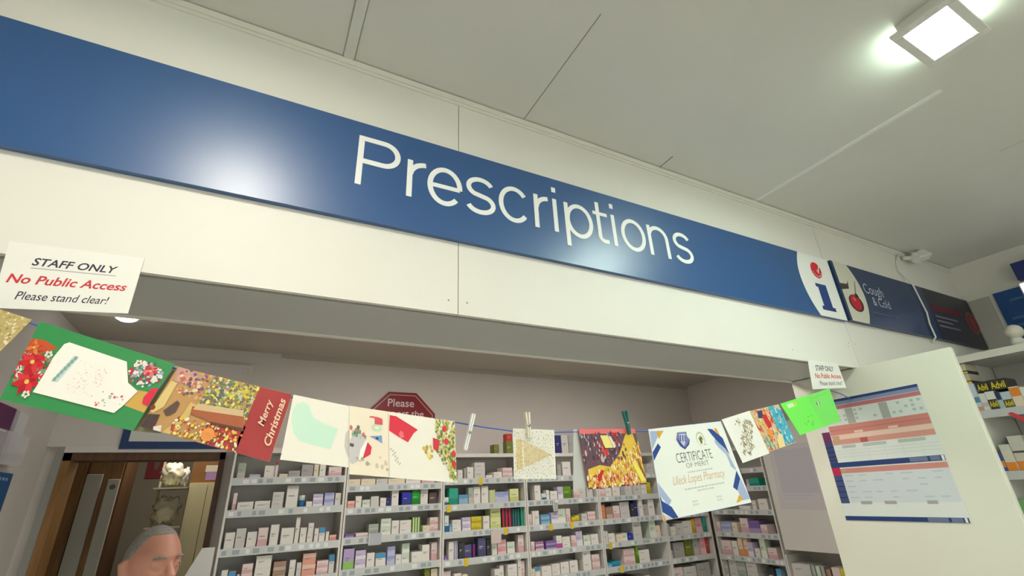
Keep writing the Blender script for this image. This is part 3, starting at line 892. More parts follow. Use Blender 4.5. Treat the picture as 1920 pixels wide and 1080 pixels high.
def pack_mesh(u0, u1, d0, d1, z0, z1, side, spec):
    body, band, place, _ = spec
    mb_, b = paint(*body, .5), MB()
    if side: fx = lambda u, d, z: (3.6 + d, u0 + u1 - u, z)      # u runs left to right as seen
    else: fx = lambda u, d, z: (u, SF + d, z)
    def slab(a0, a1, e0, e1, h0, h1, mt):
        p, q = fx(a0, e0, h0), fx(a1, e1, h1)
        b.box(p[0], q[0], p[1], q[1], h0, h1, mt)
    slab(u0, u1, d0, d1, z0, z1, mb_)
    w, hh = u1 - u0, z1 - z0; e = .0006
    if band:
        mk = paint(*band, .5)
        if place == 1: slab(u0, u1, d0 - e, d0, z0, z0 + hh * .38, mk)
        elif place == 2: slab(u0, u1, d0 - e, d0, z0 + hh * .62, z1, mk)
        else:
            for i in range(3): slab(u0 + w * (.08 + .32 * i), u0 + w * (.22 + .32 * i), d0 - e, d0, z0, z1, mk)
    if hh > .03 and w > .02 and place != 3:
        dark = sum(body) < 330
        ml = paint(200, 200, 205) if dark else M_TXT
        r1 = rnd.uniform(.45, .75)
        slab(u0 + w * .15, u0 + w * r1, d0 - e, d0, z0 + hh * .52, z0 + hh * .56, ml)
        if rnd.random() < .6: slab(u0 + w * .15, u0 + w * (r1 - .15), d0 - e, d0, z0 + hh * .44, z0 + hh * .465, ml)
    return b
count = {}
first_lev = {}
for ln in ITEMS.split('\n'):
    q = ln.split(','); kb, kl = int(q[0]), int(q[1]); first_lev[kb] = min(first_lev.get(kb, 99), kl)
for ln in ITEMS.split('\n'):
    q = ln.split(','); kb, kl = int(q[0]), int(q[1]); u, w, hh = float(q[2]), float(q[3]), float(q[4]); cname = q[5]; n = int(q[6])
    spec = PACK[cname]; side = kb >= 7
    idx = count.get((kb, kl), 0); count[(kb, kl)] = idx + 1
    zt = lev(kb, kl) + .0005
    where = '%s on %s shelf, %s' % (ORDN[idx], ORDN[kl - first_lev[kb]], BAY_NAME[kb])
    d0 = .012 + rnd.uniform(0, .02); d1 = d0 + min(.2, max(.05, w * rnd.uniform(1.0, 1.8)))
    grp = 'medicine packs on the dispensary shelves'
    if cname == 'redcap':
        cx, cy = u + w / 2, SF + d0 + w / 2 + .01; r = w / 2
        t = empty('medicine_bottle', (cx, cy, zt), 'white medicine bottle with red cap, ' + where, 'bottle')
        b = MB(); b.lathe(cx, cy, [(r * .95, zt), (r, zt + .004), (r, zt + hh * .62), (r * .6, zt + hh * .75)], paint(226, 214, 212)); b.build('bottle_body', t)
        b = MB(); b.lathe(cx, cy, [(r * .62, zt + hh * .75), (r * .64, zt + hh * .97), (r * .5, zt + hh)], paint(196, 66, 62)); b.build('cap', t)
        continue
    if cname == 'wblue' and kb == 1:
        cx, cy = u + w / 2, SF + d0 + w / 2 + .01; r = w / 2
        t = empty('medicine_bottle', (cx, cy, zt), 'pale pot with deep blue lower half, ' + where, 'bottle')
        b = MB(); b.lathe(cx, cy, [(r * .95, zt), (r, zt + .004), (r, zt + hh * .55)], paint(28, 92, 142)); b.build('bottle_body', t)
        b = MB(); b.lathe(cx, cy, [(r * .9, zt + hh * .55), (r * .9, zt + hh * .96), (r * .8, zt + hh)], paint(206, 222, 218)); b.build('cap', t)
        continue
    for s_ in range(n):
        z0 = zt + hh * s_ / n; z1 = zt + hh * (s_ + 1) / n - .0006
        j = rnd.uniform(-.002, .002) if s_ else 0
        b = pack_mesh(u + .0008 + max(j, 0), u + w - .0008 + min(j, 0), d0 + abs(j), d1, z0, z1, side, spec)
        pre = '' if n == 1 else ('upper ' if s_ else 'lower ')
        tag(b.build('medicine_box'), pre + spec[3] + ' medicine box, ' + where, 'box', grp)
    if (kb, kl, cname) == (3, 0, 'olive') and idx == 1:
        b = pack_mesh(u + .004, u + w - .004, d0, d1, zt + hh, zt + hh + .052, side, PACK['red'])
        tag(b.build('medicine_box'), 'red medicine box on an olive box beside the small striped card', 'box', grp)
# shelf talkers hanging from the strips
for (x, z, w, hgt, c, lab) in ((.70, -.213, .075, .034, (176, 178, 186), 'grey ticket holder hanging from the middle of the shelf, second bay from doorway'),
                             (1.50, -.255, .075, .045, (206, 190, 184), 'pinkish card hanging under a shelf of the third bay from doorway'),
                             (2.00, -.105, .04, .03, (170, 172, 172), 'grey card hanging under a shelf of the fourth bay from doorway')):
    b = MB(); b.box(x, x + w, SF - .008, SF - .005, z - hgt, z + .03, paint(*c)); b.box(x, x + .004, SF - .009, SF - .001, z - hgt, z + .03, paint(226, 226, 226))
    tag(b.build('shelf_talker'), lab, 'shelf label')

# white cupboard on the side wall, with papers in a plastic sleeve
t = empty('wall_cupboard', (3.74, 2.27, -.47), 'white wall cupboard with papers taped to its door, behind the partition panel', 'cupboard')
b = MB(); b.box(3.622, 3.88, 1.96, 2.585, -.47, .42, M_SHELF); b.build('cupboard_body', t)
b = MB(); b.box(3.6, 3.62, 1.96, 2.585, -.468, .42, M_SHELF); b.build('door', t, bevel=.003)
s = Sheet((3.597, 2.52, .25), (3.597, 2.17, .25), (3.597, 2.185, -.20), (3.597, 2.535, -.195), paint(206, 202, 206))
s.rect(.12, .08, .93, .76, paint(196, 192, 200), 1); s.rect(.14, .84, .6, .845, paint(176, 174, 178), 2); s.rect(.14, .79, .8, .795, paint(176, 174, 178), 2)
tag(s.build('taped_paper'), 'pale paper in a plastic sleeve taped to the white cupboard door', 'paper')

# red octagonal sign on the back wall
t = empty('octagonal_sign', (.94, BW, .21), 'dark red octagonal sign above the shelves, partly behind the cards', 'sign')
ox, oz, R_ = .937, .466, .272
def octo(b, r, y, mt):
    b.face([(ox + r * math.cos(math.radians(22.5 + 45 * i)), y, oz + r * math.sin(math.radians(22.5 + 45 * i))) for i in range(8)], mt)
b = MB()
pf = [(ox + R_ * math.cos(math.radians(22.5 + 45 * i)), oz + R_ * math.sin(math.radians(22.5 + 45 * i))) for i in range(8)]
MR = paint(138, 24, 36, .4); ML = paint(206, 160, 160, .4)
for i in range(8):
    a, c = pf[i], pf[(i + 1) % 8]; b.face([(a[0], BW - .008, a[1]), (c[0], BW - .008, c[1]), (c[0], BW, c[1]), (a[0], BW, a[1])], MR)
octo(b, R_, BW - .008, MR); octo(b, R_ * .93, BW - .0085, ML); octo(b, R_ * .905, BW - .009, MR); b.build('sign_plate', t)
flat_text('Please', .83, 1.025, .612, .668, BW - .0095, paint(226, 206, 206), 'lettering', t, .012)
flat_text('respect the', .775, 1.10, .532, .588, BW - .0095, paint(226, 206, 206), 'lettering', t, .012)
# blue-edged notice above the doorway
s = Sheet((-.648, BW - .036, .52), (-.13, BW - .036, .52), (-.13, BW - .036, .318), (-.648, BW - .036, .318), paint(36, 62, 112), .008)
s.rect(.07, .1, .96, .80, paint(216, 216, 212), 1)
tag(s.build('framed_notice'), 'white notice with a dark blue border above the doorway', 'notice')
# leaflets and poster on the left dispensary wall
t = empty('leaflet_holder', (DL + .02, 2.9, .22), 'clear wall holder with purple leaflets on the left dispensary wall', 'leaflet holder')
b = MB(); M_AC = mat('clear_acrylic', (232, 232, 236), .1, .5, alpha=.35)
b.box(DL + .002, DL + .005, 2.70, 3.04, .205, .44, M_AC); b.box(DL + .045, DL + .048, 2.70, 3.04, .205, .33, M_AC); b.box(DL + .002, DL + .048, 2.70, 3.04, .20, .205, M_AC); b.build('holder', t)
b = MB(); b.box(DL + .012, DL + .02, 2.70, 2.87, .207, .43, paint(96, 28, 84)); b.box(DL + .0205, DL + .021, 2.73, 2.84, .33, .335, paint(230, 220, 230)); tag(b.build('leaflet'), 'purple leaflet in the clear wall holder', 'leaflet')
b = MB(); b.box(DL + .012, DL + .03, 2.885, 2.99, .207, .425, paint(216, 214, 220)); tag(b.build('leaflet'), 'white leaflet in the clear wall holder beside the purple one', 'leaflet')
s = Sheet((DL + .004, 2.70, .18), (DL + .004, 3.13, .18), (DL + .004, 3.14, -.22), (DL + .004, 2.71, -.22), paint(20, 84, 142))
rr = random.Random(5)
s.scatter(rr, lambda u, v: u < .8 and .25 < v < .8, 26, [paint(120, 160, 190), paint(60, 140, 120), paint(36, 110, 170), paint(190, 205, 215)], .09)
for i in range(4): s.rect(.6 + .08 * i, .05, .65 + .08 * i, .08, paint(150, 180, 205), 2)
tag(s.build('blue_poster'), 'blue poster on the left dispensary wall at the left frame edge', 'poster')

# ------------------------------------------------------------------ back room beyond the doorway
t = empty('timber_cupboard', (-.93, 4.6, -H), 'brown timber cupboard in the back room, left behind the doorway', 'cupboard')
b = MB(); b.box(-1.2, -.775, 4.52, 4.95, -H, .42, M_WOOD_DARK); b.build('cupboard_body', t)
b = MB(); b.box(-1.19, -.985, 4.5, 4.518, -H + .05, .41, M_WOOD); b.build('door', t)
b = MB(); b.box(-.975, -.785, 4.5, 4.518, -H + .05, .41, M_WOOD); b.build('door', t)
for x0, x1, zt, lab in ((-.975, -.885, .245, 'tall narrow white board leaning on the timber cupboard, left one'), (-.85, -.782, .21, 'tall narrow white board with a grey spot leaning on the timber cupboard')):
    b = MB(); b.box(x0, x1, 4.47, 4.49, -H, zt, paint(190, 188, 176))
    if x0 > -.9: b.face([(x0 + .035 + .018 * math.cos(a * .628), 4.469, zt - .05 + .018 * math.sin(a * .628)) for a in range(10)], paint(110, 106, 100))
    tag(b.build('white_board', bevel=.004), lab, 'board')
s = Sheet((-.85, 5.89, .50), (-.70, 5.89, .50), (-.70, 5.89, .275), (-.85, 5.89, .275), paint(128, 20, 30), .004)
s.poly([(.36, 0), (.36, .52), (.43, .66), (.57, .66), (.64, .52), (.64, 0)], paint(110, 92, 88), 1)
tag(s.build('red_sign'), 'small dark red square sign on the back room wall', 'sign')
t = empty('narrow_rack', (-.51, 4.9, -H), 'narrow cream rack stuffed with pale bags in the back room', 'rack')
M_RACK = paint(196, 190, 160)
for x in (-.605, -.395):
    for y in (5.0,):
        b = MB(); b.box(x - .008, x + .008, y - .008, y + .008, -H, .40, M_RACK); b.build('post', t)
for z in (.155, -.12, -.42, -.75):
    b = MB(); b.box(-.61, -.39, 4.72, 5.0, z - .012, z, M_RACK); b.build('shelf', t)
rr = random.Random(8)
def bag(c, sc, col, lab):
    ph = [rr.uniform(0, 6) for _ in range(6)]
    fn = lambda d: 1 + .16 * math.sin(6 * d.x + ph[0]) * math.sin(7 * d.z + ph[1]) + .12 * math.sin(13 * d.y + ph[2] + 6 * d.z) + .10 * math.sin(17 * d.x + 11 * d.z + ph[3])
    b = MB(); b.ball(c, 1, paint(*col, .35), 24, 18, sc, fn)
    dz = c[2] - min(v[2] for v in b.v); b.v = [(v[0], v[1], v[2] + dz + .001) for v in b.v]
    return tag(b.build('plastic_bag'), lab, 'bag', 'pale bags on the narrow rack')
bag((-.52, 4.86, .155), (.078, .07, .082), (222, 220, 196), 'crumpled cream bag on top of the narrow back room rack')
bag((-.425, 4.765, .155), (.028, .036, .062), (232, 226, 214), 'small white bag bulging right of the narrow rack top')
bag((-.51, 4.86, -.12), (.085, .07, .095), (224, 220, 198), 'crumpled greenish cream bag on the second rack shelf')
bag((-.51, 4.86, -.42), (.085, .07, .10), (210, 200, 172), 'crumpled beige bag on the lower rack shelf')
t = empty('cream_cabinet', (-.24, 4.95, -H), 'cream two-door cabinet under the cardboard box in the back room', 'cabinet')
M_CAB = paint(206, 198, 160)
b = MB(); b.box(-.385, -.05, 4.82, 5.25, -H, .185, M_CAB); b.build('cabinet_body', t)
for x0, x1 in ((-.383, -.262), (-.258, -.052)):
    b = MB(); b.box(x0, x1, 4.8, 4.818, -H + .05, .18, M_CAB); b.build('door', t)
t = empty('cardboard_box', (-.24, 4.95, .186), 'brown cardboard box with a white and purple label on the cream cabinet', 'box')
b = MB(); b.box(-.39, -.10, 4.84, 5.2, .186, .36, paint(128, 88, 48)); b.build('carton', t)
b = MB(); b.box(-.30, -.17, 4.838, 4.84, .268, .318, paint(206, 198, 180)); b.build('white_label', t)
b = MB(); b.box(-.29, -.185, 4.838, 4.84, .205, .266, paint(160, 128, 172)); b.build('purple_label', t)
b = MB()
b.faces([(-.142, 3.17, -.19), (-.085, 3.17, -.19), (-.085, 3.17, -H), (-.55, 3.17, -1.1), (-.142, 3.185, -.19), (-.085, 3.185, -.19), (-.085, 3.185, -H), (-.55, 3.185, -1.1)],
        [(3, 2, 1, 0), (4, 5, 6, 7), (0, 1, 5, 4), (1, 2, 6, 5), (2, 3, 7, 6), (3, 0, 4, 7)], paint(206, 206, 204))
tag(b.build('slanted_screen'), 'pale slanted screen board between the doorway and the first shelving bay', 'board')

# ------------------------------------------------------------------ notices, cards and string
def tracer(TL, TR, BR, BL):
    ux, uy = (TR[0] - TL[0] + BR[0] - BL[0]) / 2, (TR[1] - TL[1] + BR[1] - BL[1]) / 2
    vx, vy = (BL[0] - TL[0] + BR[0] - TR[0]) / 2, (BL[1] - TL[1] + BR[1] - TR[1]) / 2
    det = ux * vy - uy * vx
    def f(x, y):
        dx, dy = x - TL[0], y - TL[1]
        return (min(max((dx * vy - dy * vx) / det, .003), .997), min(max((dy * ux - dx * uy) / det, .003), .997))
    return f
CQ = {
    'gold': ((-0.588, 1.300, 0.422), (-0.451, 1.300, 0.380), (-0.480, 1.300, 0.307), (-0.606, 1.300, 0.349)),
    'green': ((-0.436, 1.296, 0.377), (-0.183, 1.296, 0.306), (-0.227, 1.296, 0.156), (-0.452, 1.296, 0.213)),
    'dog': ((-0.176, 1.300, 0.300), (0.072, 1.300, 0.249), (0.044, 1.300, 0.091), (-0.218, 1.300, 0.166)),
    'dogback': ((-0.184, 1.315, 0.306), (-0.160, 1.315, 0.300), (-0.180, 1.315, 0.154), (-0.233, 1.315, 0.159)),
    'stock': ((0.075, 1.300, 0.249), (0.229, 1.300, 0.223), (0.232, 1.300, 0.075), (0.066, 1.300, 0.096)),
    'joy': ((0.211, 1.296, 0.226), (0.502, 1.296, 0.194), (0.510, 1.296, 0.032), (0.226, 1.296, 0.060)),
    'small': ((0.689, 1.296, 0.178), (0.835, 1.296, 0.176), (0.829, 1.296, 0.034), (0.686, 1.296, 0.037)),
    'scene': ((0.927, 1.296, 0.181), (1.165, 1.296, 0.187), (1.184, 1.296, 0.008), (0.943, 1.296, -0.000)),
    'sceneback': ((0.914, 1.304, 0.180), (1.157, 1.304, 0.183), (1.161, 1.304, 0.012), (0.893, 1.304, 0.003)),
    'cert': ((1.233, 1.302, 0.186), (1.615, 1.302, 0.223), (1.687, 1.302, -0.070), (1.237, 1.302, -0.105)),
    'tree': ((1.612, 1.295, 0.228), (1.789, 1.295, 0.268), (1.851, 1.295, 0.102), (1.679, 1.295, 0.068)),
    'fire': ((1.790, 1.301, 0.267), (2.002, 1.301, 0.304), (2.049, 1.301, 0.145), (1.852, 1.301, 0.107)),
    'limeA': ((2.003, 1.294, 0.305), (2.206, 1.294, 0.350), (2.275, 1.294, 0.214), (2.082, 1.294, 0.175)),
    'limeB': ((2.193, 1.300, 0.345), (2.422, 1.300, 0.397), (2.434, 1.300, 0.243), (2.246, 1.300, 0.208)),
    'staffR': ((2.393, 1.343, 0.545), (2.647, 1.343, 0.549), (2.657, 1.343, 0.421), (2.360, 1.343, 0.397)),
    'staffL': ((-0.552, 1.343, 0.570), (-0.305, 1.343, 0.576), (-0.305, 1.343, 0.429), (-0.537, 1.343, 0.411)),
}
M_PAPER = paint(240, 240, 234, .5)
M_CARD = paint(244, 240, 228, .35)
# the two staff notices
def staff(name, sh, r1, r2, r3, label, fade):
    s = Sheet(*CQ[name], M_PAPER, .002)
    k, rd = paint(*((52, 46, 70) if not fade else (96, 90, 96))), paint(*((206, 52, 62) if not fade else (214, 84, 76)))
    s.text('STAFF ONLY', *r1, k, 1, .02, sh); s.text('No Public Access', *r2, rd, 1, .02, sh); s.text('Please stand clear!', *r3, k, 1, .004, sh)
    if not fade: s.rect(r1[0], r1[3] + .035, r1[2], r1[3] + .045, paint(150, 146, 160), 1)
    tag(s.build('staff_notice'), label, 'notice', None)
staff('staffL', .25, (.19, .21, .82, .335), (.05, .485, .93, .625), (.14, .74, .82, .865), 'larger white staff only notice hanging from the header at the left frame edge', False)
staff('staffR', .0, (.2, .16, .78, .36), (.14, .45, .95, .63), (.24, .72, .92, .88), 'smaller white staff only notice above the lime green cards', True)

rr = random.Random(21)
# gold glitter card
s = Sheet(*CQ['gold'], paint(196, 178, 120, .3))
s.scatter(rr, lambda u, v: True, 330, [paint(222, 206, 150, .3), paint(240, 230, 190, .25), paint(170, 150, 92, .3), paint(206, 184, 110, .3)], 0.0204, 1, (1.2, 2.4))
tag(s.build('greeting_card'), 'gold glitter greeting card cut off by the left frame edge', 'greeting card', 'greeting cards on the string')
# green card
f = tracer((310, 170), (1360, 520), (1030, 1030), (0, 780))
s = Sheet(*CQ['green'], paint(56, 146, 84, .28))
P_ = lambda pts: [f(x, y) for x, y in pts]
s.poly(P_([(0, 480), (110, 400), (200, 290), (330, 310), (430, 370), (250, 430), (130, 480), (0, 590)]), paint(206, 84, 48, .3), 1)
s.poly(P_([(0, 500), (110, 450), (90, 560), (0, 580)]), paint(196, 30, 44, .3), 2)
s.poly(P_([(940, 820), (1050, 700), (1240, 740), (1180, 840), (1120, 890)]), paint(214, 170, 84, .3), 1)
s.scatter(rr, lambda u, v: (u - .09) ** 2 * 1.6 + (v - .58) ** 2 < .04, 198, [paint(212, 36, 52, .3), paint(226, 60, 70, .3), paint(236, 226, 214, .3), paint(120, 160, 120, .3), paint(190, 30, 44, .3), paint(70, 110, 76, .3)], 0.0238, 3, (.8, 1.8))
s.scatter(rr, lambda u, v: (u - .85) ** 2 * 2 + (v - .26) ** 2 < .03, 154, [paint(206, 44, 66, .3), paint(236, 232, 226, .3), paint(60, 108, 80, .3), paint(150, 180, 190, .3), paint(240, 236, 236, .3)], 0.0204, 3, (.8, 1.8))
def flower(cu, cv_, r, cols, k):
    for ring, (n_, q_) in enumerate(((7, 1.0), (5, .6))):
        for i in range(n_):
            g = 6.283 * i / n_ + ring * .5
            c_, s__ = math.cos(g), math.sin(g)
            pt = lambda d, w: (min(max(cu + (c_ * d - s__ * w) * r * q_ * .62, .003), .997), min(max(cv_ + (s__ * d + c_ * w) * r * q_ * 1.1, .003), .997))
            s.poly([pt(.05, 0), pt(.5, .26), pt(1, 0), pt(.5, -.26)], cols[(i + ring) % len(cols)], k + ring)
    s.disc(cu, cv_, r * .1, r * .18, paint(230, 200, 90, .3), k + 2.5, 8)
FR = [paint(208, 34, 48, .3), paint(222, 56, 66, .3), paint(190, 26, 40, .3)]
flower(.085, .50, .15, FR, 6.2); flower(.115, .74, .16, FR, 6.4); flower(.05, .33, .10, [paint(206, 84, 48, .3), paint(226, 130, 70, .3)], 6.3)
flower(.87, .20, .10, [paint(200, 50, 70, .3), paint(226, 120, 130, .3)], 6.2)
for cu, cv_ in ((.16, .36), (.02, .62), (.15, .88), (.76, .14), (.93, .30)):
    for i in range(5): s.disc(min(max(cu + .018 * math.cos(i * 1.26), .02), .98), min(max(cv_ + .03 * math.sin(i * 1.26), .03), .97), .010, .020, paint(236, 232, 220, .3), 6.9, 7)
s.poly(P_([(480, 340), (520, 325), (960, 468), (970, 640), (1050, 710), (930, 830), (865, 880), (235, 695), (320, 570), (395, 440)]), paint(250, 248, 240, .3), 7)
s.poly(P_([(1100, 760), (1160, 690), (1235, 690), (1240, 760), (1160, 840), (1090, 810)]), paint(226, 40, 76, .3), 8)
s.poly(P_([(370, 620), (550, 430), (590, 440), (420, 630)]), paint(206, 226, 222, .3), 8)
for i in range(7): s.disc(*f(400 + 27 * i, 605 - 26 * i), .012, .03, paint(140, 176, 172, .3), 9)
s.scatter(rr, lambda u, v: .38 < u < .6 and .3 < v < .72, 88, [paint(246, 216, 206, .3), paint(248, 226, 216, .3), paint(236, 200, 196, .3)], 0.0075, 9)
s.scatter(rr, lambda u, v: .62 < u < .8 and .6 < v < .8, 16, [paint(226, 90, 110, .3), paint(170, 200, 180, .3)], .013, 9)
tag(s.build('greeting_card'), 'green greeting card with a white label, poinsettias and a red bauble', 'greeting card', 'greeting cards on the string')
# dog and christmas room card
f = tracer((345, 95), (1490, 365), (1360, 985), (15, 740))
s = Sheet(*CQ['dog'], paint(196, 150, 92, .3))
P_ = lambda pts: [f(x, y) for x, y in pts]
s.rect(.70, .003, .997, .997, paint(170, 44, 44, .3), 1)
s.rect(.45, .62, .72, .997, paint(186, 46, 44, .3), 1)
s.poly(P_([(345, 100), (560, 150), (560, 300), (330, 250)]), paint(206, 150, 150, .3), 2)
s.scatter(rr, lambda u, v: .3 < u < .7 and v < .52, 418, [paint(206, 200, 60, .3), paint(236, 226, 120, .3), paint(120, 140, 84, .3), paint(90, 110, 96, .3), paint(222, 190, 60, .3), paint(200, 206, 190, .3), paint(110, 100, 90, .3)], 0.0177, 3, (.8, 2))
s.scatter(rr, lambda u, v: .05 < u < .32 and v < .4, 88, [paint(220, 170, 120, .3), paint(196, 96, 70, .3), paint(236, 210, 180, .3), paint(110, 70, 60, .3), paint(90, 80, 150, .3)], 0.0190, 3, (.8, 2))
s.poly(P_([(310, 250), (370, 270), (290, 520), (200, 590), (130, 560)]), paint(226, 200, 130, .3), 6)
s.disc(*f(185, 535), .02, .04, paint(130, 50, 44, .3), 7)
s.poly(P_([(110, 590), (270, 600), (230, 760), (190, 800), (40, 745)]), paint(74, 54, 54, .3), 6)
s.poly(P_([(290, 560), (400, 450), (430, 480), (400, 570), (330, 610)]), paint(92, 72, 66, .3), 7)
s.poly(P_([(230, 720), (300, 700), (290, 800), (220, 790)]), paint(232, 222, 214, .3), 7)
s.poly(P_([(530, 460), (440, 640), (300, 810), (360, 850), (520, 620), (590, 490)]), paint(214, 184, 110, .3), 7)
s.poly(P_([(550, 500), (1070, 560), (1075, 690), (740, 640), (540, 570)]), paint(172, 90, 50, .3), 8)
s.poly(P_([(740, 640), (1075, 690), (1080, 720), (750, 665)]), paint(96, 50, 40, .3), 9)
s.poly(P_([(600, 470), (1060, 520), (1065, 580), (560, 530)]), paint(214, 184, 140, .3), 9)
s.scatter(rr, lambda u, v: .2 < u < .72 and v > .72, 176, [paint(232, 200, 70, .3), paint(236, 226, 150, .3), paint(226, 120, 50, .3), paint(130, 60, 44, .3), paint(190, 60, 48, .3), paint(240, 232, 200, .3)], 0.0177, 9, (.8, 2.2))
s.disc(.47, .865, .05, .10, paint(238, 150, 70, .3), 13)
s.text('Merry', .80, .16, .875, .56, paint(246, 206, 176, .3), 15, .02, .3, rot=-1)
s.text('Christmas', .90, .10, .965, .80, paint(246, 206, 176, .3), 15, .02, .3, rot=-1)
o = s.build('greeting_card'); tag(o, 'red and gold greeting card showing a dog before a decorated tree', 'greeting card', 'greeting cards on the string')
b = Sheet(*CQ['dogback'], paint(150, 150, 110, .4)); b.build('back_leaf', o)
# stocking card
f = tracer((160, 110), (1100, 280), (1080, 890), (25, 760))
s = Sheet(*CQ['stock'], M_CARD)
g = tracer((160, 110), (790, 235), (745, 840), (25, 760))
s.poly([g(*p_) for p_ in ((200, 200), (260, 180), (320, 200), (370, 330), (450, 380), (625, 445), (540, 650), (380, 610), (230, 560), (180, 490), (155, 370), (165, 260))], paint(206, 240, 220, .4), 1)
s.poly([g(*p_) for p_ in ((700, 490), (740, 450), (745, 800), (700, 700), (680, 620))], paint(212, 206, 200, .4), 1)
tag(s.build('greeting_card'), 'cream greeting card with a big mint green stocking', 'greeting card', 'greeting cards on the string')
# joy card opened out: little animal in a red hat left, berries right
f = tracer((719, 218), (1770, 370), (1800, 990), (720, 905))
s = Sheet(*CQ['joy'], M_CARD)
P_ = lambda pts: [f(x, y) for x, y in pts]
s.rect(.004, .0, .345, .997, paint(246, 234, 212, .4), 1); s.rect(.345, .02, .352, .99, paint(214, 200, 180, .4), 2)
s.poly(P_([(720, 560), (760, 500), (820, 470), (880, 540), (840, 640), (830, 740), (760, 780), (720, 760)]), paint(206, 202, 204, .4), 2)
s.poly(P_([(830, 640), (880, 560), (900, 570), (850, 740), (815, 740)]), paint(252, 250, 246, .4), 3)
s.poly(P_([(895, 570), (935, 620), (925, 690), (850, 735)]), paint(224, 34, 66, .4), 3)
s.poly(P_([(725, 580), (770, 590), (765, 620), (725, 610)]), paint(70, 66, 78, .4), 3)
s.scatter(rr, lambda u, v: .01 < u < .16 and .3 < v < .46, 22, [paint(120, 150, 120, .4), paint(170, 200, 180, .4), paint(200, 110, 110, .4), paint(90, 110, 100, .4)], .02, 3, (1, 2.2))
s.scatter(rr, lambda u, v: .06 < u < .34 and .72 < v < .92, 14, [paint(206, 196, 170, .4), paint(226, 190, 180, .4), paint(176, 170, 150, .4)], .02, 3, (1, 2))
s.text('J', *f(905, 385), *f(1035, 325), paint(226, 84, 96, .4), 3, .06, rot=0)
s.disc(*f(980, 430), .048, .055, paint(190, 226, 196, .4), 3); s.disc(*f(980, 430), .026, .028, paint(246, 234, 212, .4), 4)
s.poly(P_([(910, 515), (1030, 505), (1035, 585), (985, 550)]), paint(120, 160, 216, .4), 3); s.disc(*f(985, 535), .014, .02, paint(50, 70, 110, .4), 4)
s.poly(P_([(1105, 295), (1170, 305), (1390, 440), (1345, 480), (1290, 570), (1200, 520), (1100, 455)]), paint(224, 36, 62, .4), 2)
s.poly(P_([(1195, 490), (1215, 450), (1240, 470), (1250, 520), (1215, 530)]), paint(240, 110, 120, .4), 3)
s.scatter(rr, lambda u, v: u > .80 + max(0, v - .5) * .32, 330, [paint(150, 170, 60, .35), paint(110, 140, 50, .35), paint(206, 206, 110, .35), paint(226, 216, 150, .35), paint(90, 120, 50, .35), paint(236, 180, 90, .35)], 0.0150, 2, (1, 2.6))
for x, y in ((1670, 420), (1690, 560), (1765, 690), (1770, 800)): s.disc(*f(x, y), .024, .05, paint(222, 44, 56, .35), 8)
s.poly(P_([(1545, 520), (1620, 550), (1600, 660), (1550, 640)]), paint(214, 40, 56, .35), 8)
s.scatter(rr, lambda u, v: .66 < u < .76 and .46 < v < .64, 16, [paint(226, 196, 60, .35), paint(236, 220, 130, .35), paint(180, 160, 60, .35)], .022, 3, (1, 2.4))
for i in range(9): s.disc(*f(1120 + 12 * (i % 3) + 8 * i, 640 + 18 * i), .008, .022, paint(206, 196, 186, .4), 2, 7, .4)
tag(s.build('greeting_card'), 'opened cream greeting card reading joy at left with berries and a red tag at right', 'greeting card', 'greeting cards on the string')
# small striped card
s = Sheet(*CQ['small'], paint(238, 236, 226, .35))
s.poly([(.06, .22), (.20, .22), (.20, .82), (.06, .82)], paint(226, 200, 140, .35), 1)
s.poly([(.24, .24), (.92, .52), (.24, .78)], paint(224, 204, 156, .35), 1)
for i in range(22):
    u = .03 + .043 * i; lo = rr.uniform(.02, .1); hi = rr.uniform(.9, .98)
    v = lo
    while v < hi:
        l = rr.uniform(.02, .06); s.rect(u, v, u + .013, min(v + l, .99), rr.choice((paint(190, 190, 176, .35), paint(214, 214, 204, .35), paint(176, 160, 120, .35))), 2); v += l + rr.uniform(.01, .05)
tag(s.build('greeting_card'), 'small square white card with a gold triangle of print', 'greeting card', 'greeting cards on the string')
# busy red and yellow scene card, slightly open
f = tracer((0, 150), (540, 150), (690, 760), (0, 830))
s = Sheet(*CQ['scene'], paint(110, 80, 92, .3))
s.rect(.003, .003, .997, .09, paint(232, 120, 124, .3), 1)
s.scatter(rr, lambda u, v: .08 < v < .58 and u < .75, 264, [paint(70, 62, 76, .3), paint(96, 74, 96, .3), paint(130, 90, 104, .3), paint(170, 70, 84, .3), paint(90, 96, 110, .3), paint(206, 190, 190, .3)], 0.0204, 1, (1.2, 3))
s.poly([(.05, .68), (.25, .62), (.42, .66), (.62, .45), (.8, .1), (.93, .08), (.997, .60), (.997, .97), (.02, .97)], paint(232, 196, 76, .3), 3)
s.scatter(rr, lambda u, v: v > .55 + max(0, .75 - u) * .35 - max(0, u - .7) * 1.2, 374, [paint(244, 214, 96, .3), paint(226, 170, 50, .3), paint(246, 232, 160, .3), paint(206, 140, 50, .3), paint(250, 240, 200, .3), paint(226, 110, 80, .3)], 0.0170, 4, (1.2, 3.4))
s.scatter(rr, lambda u, v: v > .78 and .1 < u < .85, 132, [paint(214, 84, 80, .3), paint(236, 170, 130, .3), paint(190, 50, 64, .3), paint(250, 226, 190, .3)], 0.0177, 7, (1, 2.4))
s.scatter(rr, lambda u, v: .28 < u < .44 and .3 < v < .52, 16, [paint(216, 60, 66, .3), paint(230, 90, 86, .3)], .03, 6, (1, 2))
s.scatter(rr, lambda u, v: .5 < u < .68 and .08 < v < .3, 18, [paint(206, 44, 62, .3), paint(226, 100, 110, .3), paint(90, 80, 84, .3)], .024, 5, (1, 2.4))
